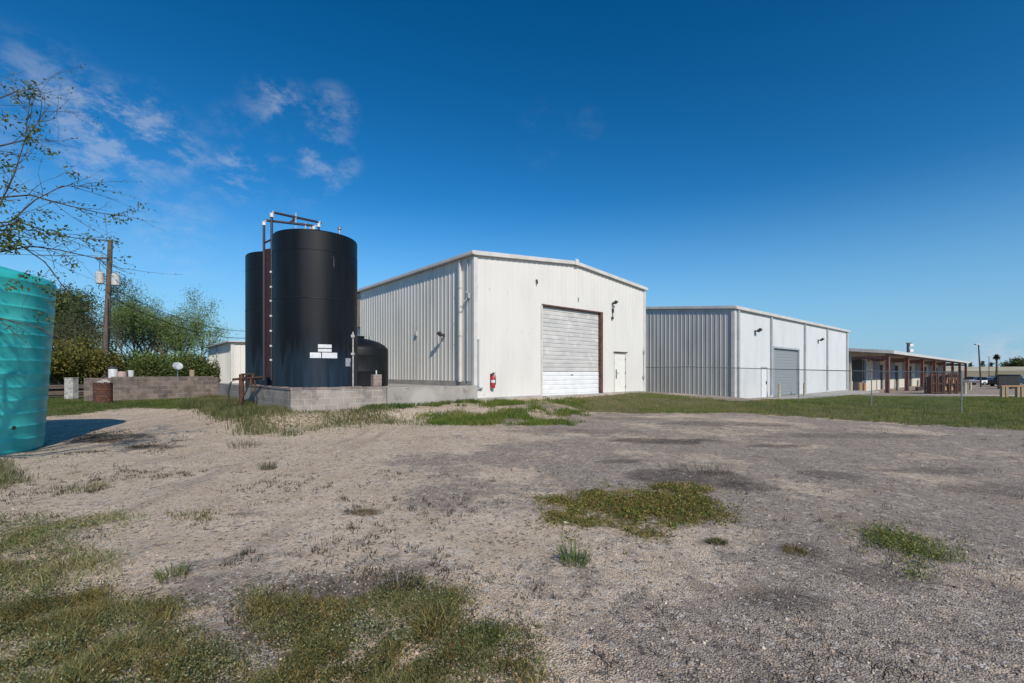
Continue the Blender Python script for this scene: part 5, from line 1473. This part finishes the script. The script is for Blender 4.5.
# ------------------------------------------------------------------ grass and weeds
def blades(name, x, y, h, w, lean, pal, seed, two=True, clumpy=None, label=None, kind='stuff', parent=None, origin=None, cat=None, outw=None):
    r = np.random.default_rng(seed); n = len(x)
    z = gz(x, y) + np.where((np.abs(x) < 40) & (y < 45), (fbm(x, y, 3.5, 21, 3) - .5) * .022, 0) - .006
    b = np.stack([x, y, z], -1)
    an = r.random(n) * 6.283
    ld = np.stack([np.cos(an), np.sin(an), np.zeros(n)], -1) * (lean * r.uniform(.2, 1.2, n))[:, None]
    if outw is not None: ld = outw * (lean * r.uniform(.3, 1.2, n))[:, None]
    fa = r.random(n) * 6.283
    s = np.stack([np.cos(fa), np.sin(fa), np.zeros(n)], -1) * (w * r.uniform(.6, 1.3, n) * .5)[:, None]
    hv = np.zeros((n, 3)); hv[:, 2] = h * r.uniform(.5, 1.15, n)
    pal = np.asarray(pal)
    cn = fbm(x, y, 1.6, seed + 3, 3) if clumpy is None else clumpy
    c = pal[np.clip((np.clip((cn - .5) * 1.7 + .5, 0, 1) * .65 + r.random(n) * .35) * len(pal), 0, len(pal) - 1).astype(int)] * r.uniform(.75, 1.3, n)[:, None]
    hl = hv[:, 2:3]
    if two:
        m_ = b + hv * .6 + ld * hl * .35
        t_ = b + hv * .95 + ld * hl
        V = np.stack([b - s, b + s, m_ + s * .8, m_ - s * .8, t_], 1); k = 5
        F = np.array([(0, 1, 2), (0, 2, 3), (3, 2, 4)])
    else:
        V = np.stack([b - s, b + s, b + hv + ld * hl], 1); k = 3; F = np.array([(0, 1, 2)])
    T = (F[None] + k * np.arange(n)[:, None, None]).reshape(-1, 3)
    V = V.reshape(-1, 3)
    if origin is not None: V = V - np.asarray(origin)
    o = mesh_np(name, V, T, np.repeat(c, k, 0), MT['grass'], parent)
    if label: tag(o, label, cat or 'grass', kind=kind)
    return o


def scatter(n, x0, x1, y0, y1, key, wob, seed, jit=.2):
    r = np.random.default_rng(seed)
    x = r.uniform(x0, x1, n); y = r.uniform(y0, y1, n)
    z = gz(x, y); m = poly_mask(x, y, z, key, wob * 1.8, jit=jit)
    return x[m], y[m]


G_LAWN = [(1.6 * c[0], 1.6 * c[1], 1.25 * c[2]) for c in [(.045, .075, .016), (.065, .095, .02), (.09, .115, .028), (.13, .13, .045), (.19, .165, .075)]]
G_DRY = [(.07, .085, .025), (.12, .12, .045), (.22, .19, .095), (.28, .24, .13), (.32, .28, .17)]
G_GREEN = [tuple(1.35 * q for q in c) for c in [(.03, .055, .012), (.05, .085, .018), (.075, .11, .025), (.12, .13, .04)]]
G_OLIVE = [tuple(1.8 * q for q in c) for c in [(.035, .042, .012), (.06, .06, .016), (.085, .075, .022), (.12, .095, .035), (.06, .042, .018)]]
G_WEED = [tuple(1.55 * q for q in c) for c in [(.035, .05, .022), (.06, .075, .03), (.10, .105, .05), (.075, .065, .025), (.14, .14, .085)]]
LIGHT = lambda p: [(c[0] * 1.75, c[1] * 1.62, c[2] * 1.4) for c in p]
G_SILV = [(.12, .15, .10), (.17, .20, .14), (.23, .25, .18), (.09, .115, .07)]

x, y = scatter(420000, 2, 60, 12, 45, 'lawn', .5, 101)
p = np.clip(1.5 - y / 45, .25, 1); kk = rng.random(len(x)) < p; x, y = x[kk], y[kk]
px_, _ = to_px(x, y, gz(x, y))
dry = (px_ + (fbm(x, y, .9, 41) - .5) * 90 + rng.normal(0, 12, len(x)) < 640)
blades('lawn_grass', x[~dry], y[~dry], np.full((~dry).sum(), .075) + .05 * fbm(x[~dry], y[~dry], .5, 4), np.full((~dry).sum(), .016), .5, G_LAWN, 1, False, label='green mown lawn between the yard and the second warehouse')
blades('dry_grass', x[dry], y[dry], np.full(dry.sum(), .09), np.full(dry.sum(), .014), .6, G_DRY, 2, False, label='bleached dry grass mound below the white warehouse door')
x, y = scatter(90000, -3.5, 5, 13.5, 22, 'strip', .9, 103)
cl = fbm(x, y, .9, 15, 5); kk = rng.random(len(x)) < sstep(.36, .56, cl); x, y = x[kk], y[kk]
blades('grass_strip', x, y, np.full(len(x), .10) + .1 * fbm(x, y, .8, 6), np.full(len(x), .014), .6, G_LAWN[:4], 3, label='ragged green grass strip in front of the white warehouse')
x, y = scatter(70000, -15, -2, 11, 22, 'pad_front', .8, 104)
cl = fbm(x, y, .7, 8); kk = rng.random(len(x)) < sstep(.25, .55, cl) + .15; x, y, cl = x[kk], y[kk], cl[kk]
pxx, pyy = to_px(x, y, gz(x, y))
hh_ = np.where(pxx < 285, .23, .12) * (.5 + cl)
blades('tall_grass', x, y, hh_, np.full(len(x), .014), .55, [(.06, .075, .025), (.10, .115, .04), (.15, .155, .065), (.2, .185, .095)], 4, label='tall straggly grass around the valve stand and tank pad')
x, y = scatter(40000, -8, 0, 13.0, 19, 'wall_base', .3, 105)
cl = fbm(x, y, 1.1, 9); kk = cl > .5; x, y = x[kk], y[kk]
blades('wall_weeds', x, y, np.full(len(x), .17), np.full(len(x), .022), .9, G_GREEN, 5, label='leafy green weeds along the foot of the low block wall', cat='weeds')
x, y = scatter(90000, -24, -9, 13, 24, 'left', .6, 106)
blades('side_lawn', x, y, np.full(len(x), .09), np.full(len(x), .016), .5, [(.05, .085, .016), (.075, .11, .022), (.10, .135, .03), (.14, .15, .05)], 6, False, label='bright green grass between the teal tank and the long wall')
# near weeds
x, y = scatter(140000, -6.5, -1.5, 2.6, 6.2, 'weeds_edge', .35, 107)
cl = fbm(x, y, 1.7, 12); kk = rng.random(len(x)) < .7 * sstep(.34, .56, cl * .6 + fbm(x, y, 4.5, 64, 3) * .4); x, y, cl = x[kk], y[kk], cl[kk]
blades('edge_weeds', x, y, .03 + .15 * cl * fbm(x, y, 3.1, 61, 3), np.full(len(x), .005), 1.2, LIGHT(G_WEED + G_GREEN[1:3]), 7, clumpy=fbm(x, y, 5.4, 14), label='green and brown weeds at the left edge of the yard', cat='weeds')
x, y = scatter(330000, -4.6, .4, 1.2, 3.6, 'weeds_front', .35, 108)
cl = fbm(x, y, 2.0, 13); kk = rng.random(len(x)) < sstep(.33, .49, cl * .5 + fbm(x, y, 4.5, 63, 3) * .5) * .6 + .02; x, y, cl = x[kk], y[kk], cl[kk]
blades('front_weeds', x, y, .015 + .22 * np.clip(fbm(x, y, 4.5, 63, 3) - .24, 0, 1) * cl * 1.35, np.full(len(x), .0042), 1.3, LIGHT(G_OLIVE + G_WEED[:3] + G_DRY[1:3] + G_SILV[:2]), 8, clumpy=fbm(x, y, 6.2, 17), label='matted olive weeds filling the bottom left foreground', cat='weeds')
# silvery leafy weeds
def leafy(name, key, n, x0, x1, y0, y1, thr, size, pal, seed, label, zmax=.1, nz_seed=33, elong=1.9):
    x, y = scatter(n, x0, x1, y0, y1, key, .55, seed, .2)
    cl = fbm(x, y, 1.3, nz_seed) * .5 + fbm(x, y, 5.3, nz_seed + 5, 3) * .5; kk = cl > thr + .04 * np.random.default_rng(1).normal(0, 1, len(x)); x, y = x[kk], y[kk]
    z = gz(x, y); r = np.random.default_rng(seed)
    cen = np.stack([x, y, z + r.uniform(.008, zmax, len(x)) * (.4 + cl[kk])], -1)
    v, t, c = leaf_cloud(cen, 3, (.02, .02, .012), size, pal, -.3, elong, seed)
    o = mesh_np(name, v, t, c, MT['leaf']); return tag(o, label, 'weeds', kind='stuff')
leafy('leafy_weeds', 'weeds_front', 52000, -4.6, .4, 1.2, 3.6, .47, .015, LIGHT(G_SILV + G_WEED), 120, 'silvery leaved weeds among the front weeds', .07)
leafy('leafy_weeds', 'weeds_edge', 20000, -6.5, -1.5, 2.6, 6.2, .5, .018, LIGHT(G_SILV + G_WEED), 121, 'silvery leaved weeds at the left edge of the yard', .09)
leafy('leafy_weeds', 'weeds_front', 52000, -4.6, .4, 1.2, 3.6, .52, .015, [(.11, .10, .035), (.16, .13, .05), (.06, .075, .02), (.09, .10, .03), (.13, .11, .04), (.05, .05, .016)], 122, 'small olive leaved weeds among the front weeds', .07, 44)
leafy('moss_mat', 'moss', 60000, 0, 4, 3.5, 7, .45, .024, LIGHT(G_OLIVE + G_GREEN[:3] + [(.05, .055, .02)]), 123, 'flat olive mat of ground weed in the middle of the yard', .035, 45)
leafy('moss_mat', 'small_moss', 20000, 3, 6, 3.4, 5.2, .45, .02, LIGHT(G_GREEN + G_OLIVE[:3]), 124, 'small green mat of ground weed at the right of the yard', .05, 46)
x, y = scatter(26000, 0, 4, 3.5, 7, 'moss', .5, 125, .1); kk = fbm(x, y, 3.5, 48, 3) > .42; x, y = x[kk], y[kk]
blades('moss_grass', x, y, np.full(len(x), .045), np.full(len(x), .006), 1.1, LIGHT(G_OLIVE), 9, label='short olive grass over the middle weed mat')
x, y = scatter(12000, 3, 6, 3.4, 5.2, 'small_moss', .3, 126); kk = fbm(x, y, 1.5, 3) > .4
blades('moss_grass', x[kk], y[kk], np.full(kk.sum(), .06), np.full(kk.sum(), .006), .9, G_GREEN, 10, label='short green grass over the right weed mat')
x, y = scatter(20000, -5, -1.5, 4, 6.5, 'patch', .3, 127)
blades('patch_grass', x, y, np.full(len(x), .06), np.full(len(x), .006), .9, G_OLIVE, 11, label='small flat tuft patch left of centre on the gravel')
x, y = scatter(40000, -16, -7, 5.5, 9.5, 'tank_edge', .4, 128)
blades('tank_grass', x, y, np.full(len(x), .12), np.full(len(x), .009), .7, G_WEED + G_GREEN[:2], 12, label='low grass at the foot of the teal tank')
x, y = scatter(30000, -14, -7, 8, 13, 'debris', .9, 129); kk = fbm(x, y, 1.4, 6) > .52
blades('debris_weeds', x[kk], y[kk], np.full(kk.sum(), .05), np.full(kk.sum(), .012), .9, [(.05, .04, .02), (.08, .06, .03), (.06, .07, .025), (.035, .028, .018)], 13, label='brown dead weeds and litter beside the teal tank shadow', cat='weeds')

# countable tufts on the open yard
TUFTS = [(575, 562, .20, .12, G_GREEN + G_SILV[:2], 'bright grass tuft with tall blades below the olive weed mat'), (173, 578, .11, .12, G_GREEN + G_OLIVE[:2], 'small green tuft on the gravel at left'),
         (717, 544, .045, .09, G_OLIVE, 'tiny olive tuft right of the olive weed mat'), (365, 514, .04, .13, G_OLIVE[2:], 'flat brown tuft on the pale gravel'), (480, 640, .09, .12, G_GREEN, 'fresh green tuft at the right end of the front weeds'),
         (795, 553, .05, .1, G_OLIVE[2:], 'brown tuft left of the green weed mat'), (268, 470, .16, .12, [(.12, .1, .06), (.07, .06, .04)], 'dry twiggy tuft on the pale gravel in front of the tank pad'),
         (245, 448, .16, .3, [(.12, .1, .06), (.07, .06, .04)], 'wide dry twiggy tuft below the tank pad grass'), (400, 590, .14, .15, [(.08, .06, .04), (.05, .04, .03), (.07, .07, .03)], 'dead brown stalks above the front weeds'),
         (700, 470, .12, .5, [(.09, .07, .045), (.055, .045, .03)], 'dead stalks behind the olive weed mat'), (85, 100 + 390, .1, .25, G_OLIVE, 'olive tuft at the left edge below the teal tank')]
for i, (px, py, h, rad, pal, lb) in enumerate(TUFTS):
    cx, cy = P(px, py); r = np.random.default_rng(200 + i)
    n = 130 if h > .1 else 220
    an, rr_ = r.random(n) * 6.283, rad * np.sqrt(r.random(n))
    x, y = cx + rr_ * np.cos(an), cy + rr_ * np.sin(an)
    t = empty('grass_tuft', (cx, cy, g1(cx, cy)), 0, lb, 'grass tuft', 'tufts growing in the open yard')
    blades('blade', x, y, np.full(n, h), np.full(n, .006 if h > .15 else .005), .7, pal, 300 + i, kind=None, parent=t, origin=(cx, cy, g1(cx, cy)), outw=np.stack([np.cos(an), np.sin(an), 0 * an], -1))
# brown stubble over the left of the yard
cx, cy = rng.uniform(-7, -.5, 900), rng.uniform(2.6, 7.5, 900)
kk = fbm(cx, cy, .9, 83) > .47; cx, cy = cx[kk], cy[kk]
x = np.repeat(cx, 12) + rng.normal(0, .03, len(cx) * 12); y = np.repeat(cy, 12) + rng.normal(0, .03, len(cy) * 12)
blades('dead_stubble', x, y, np.full(len(x), .03) + .05 * rng.random(len(x)) ** 2, np.full(len(x), .007), 1.0, [(.06, .045, .032), (.09, .07, .045), (.045, .035, .028), (.08, .085, .04)], 16, label='brown stubble dotted over the left of the yard', cat='weeds')
# scattered dead stalks everywhere on the yard
n = 11000
dd = 2.2 + (rng.random(n // 8) ** 1.4) * 11; uu = rng.uniform(-1.2, 1.15, n // 8)
cx, cy = uu * dd, dd
kk = fbm(cx, cy, .7, 81) > .5; cx, cy = cx[kk], cy[kk]
x = np.repeat(cx, 9) + rng.normal(0, .035, len(cx) * 9); y = np.repeat(cy, 9) + rng.normal(0, .035, len(cy) * 9)
blades('dead_stalks', x, y, np.full(len(x), .035) + .075 * rng.random(len(x)) ** 2, np.full(len(x), .005), .9, [(.05, .04, .03), (.08, .065, .045), (.035, .03, .025), (.06, .06, .03)], 15, label='tiny dead weeds dotted over the yard', cat='weeds')
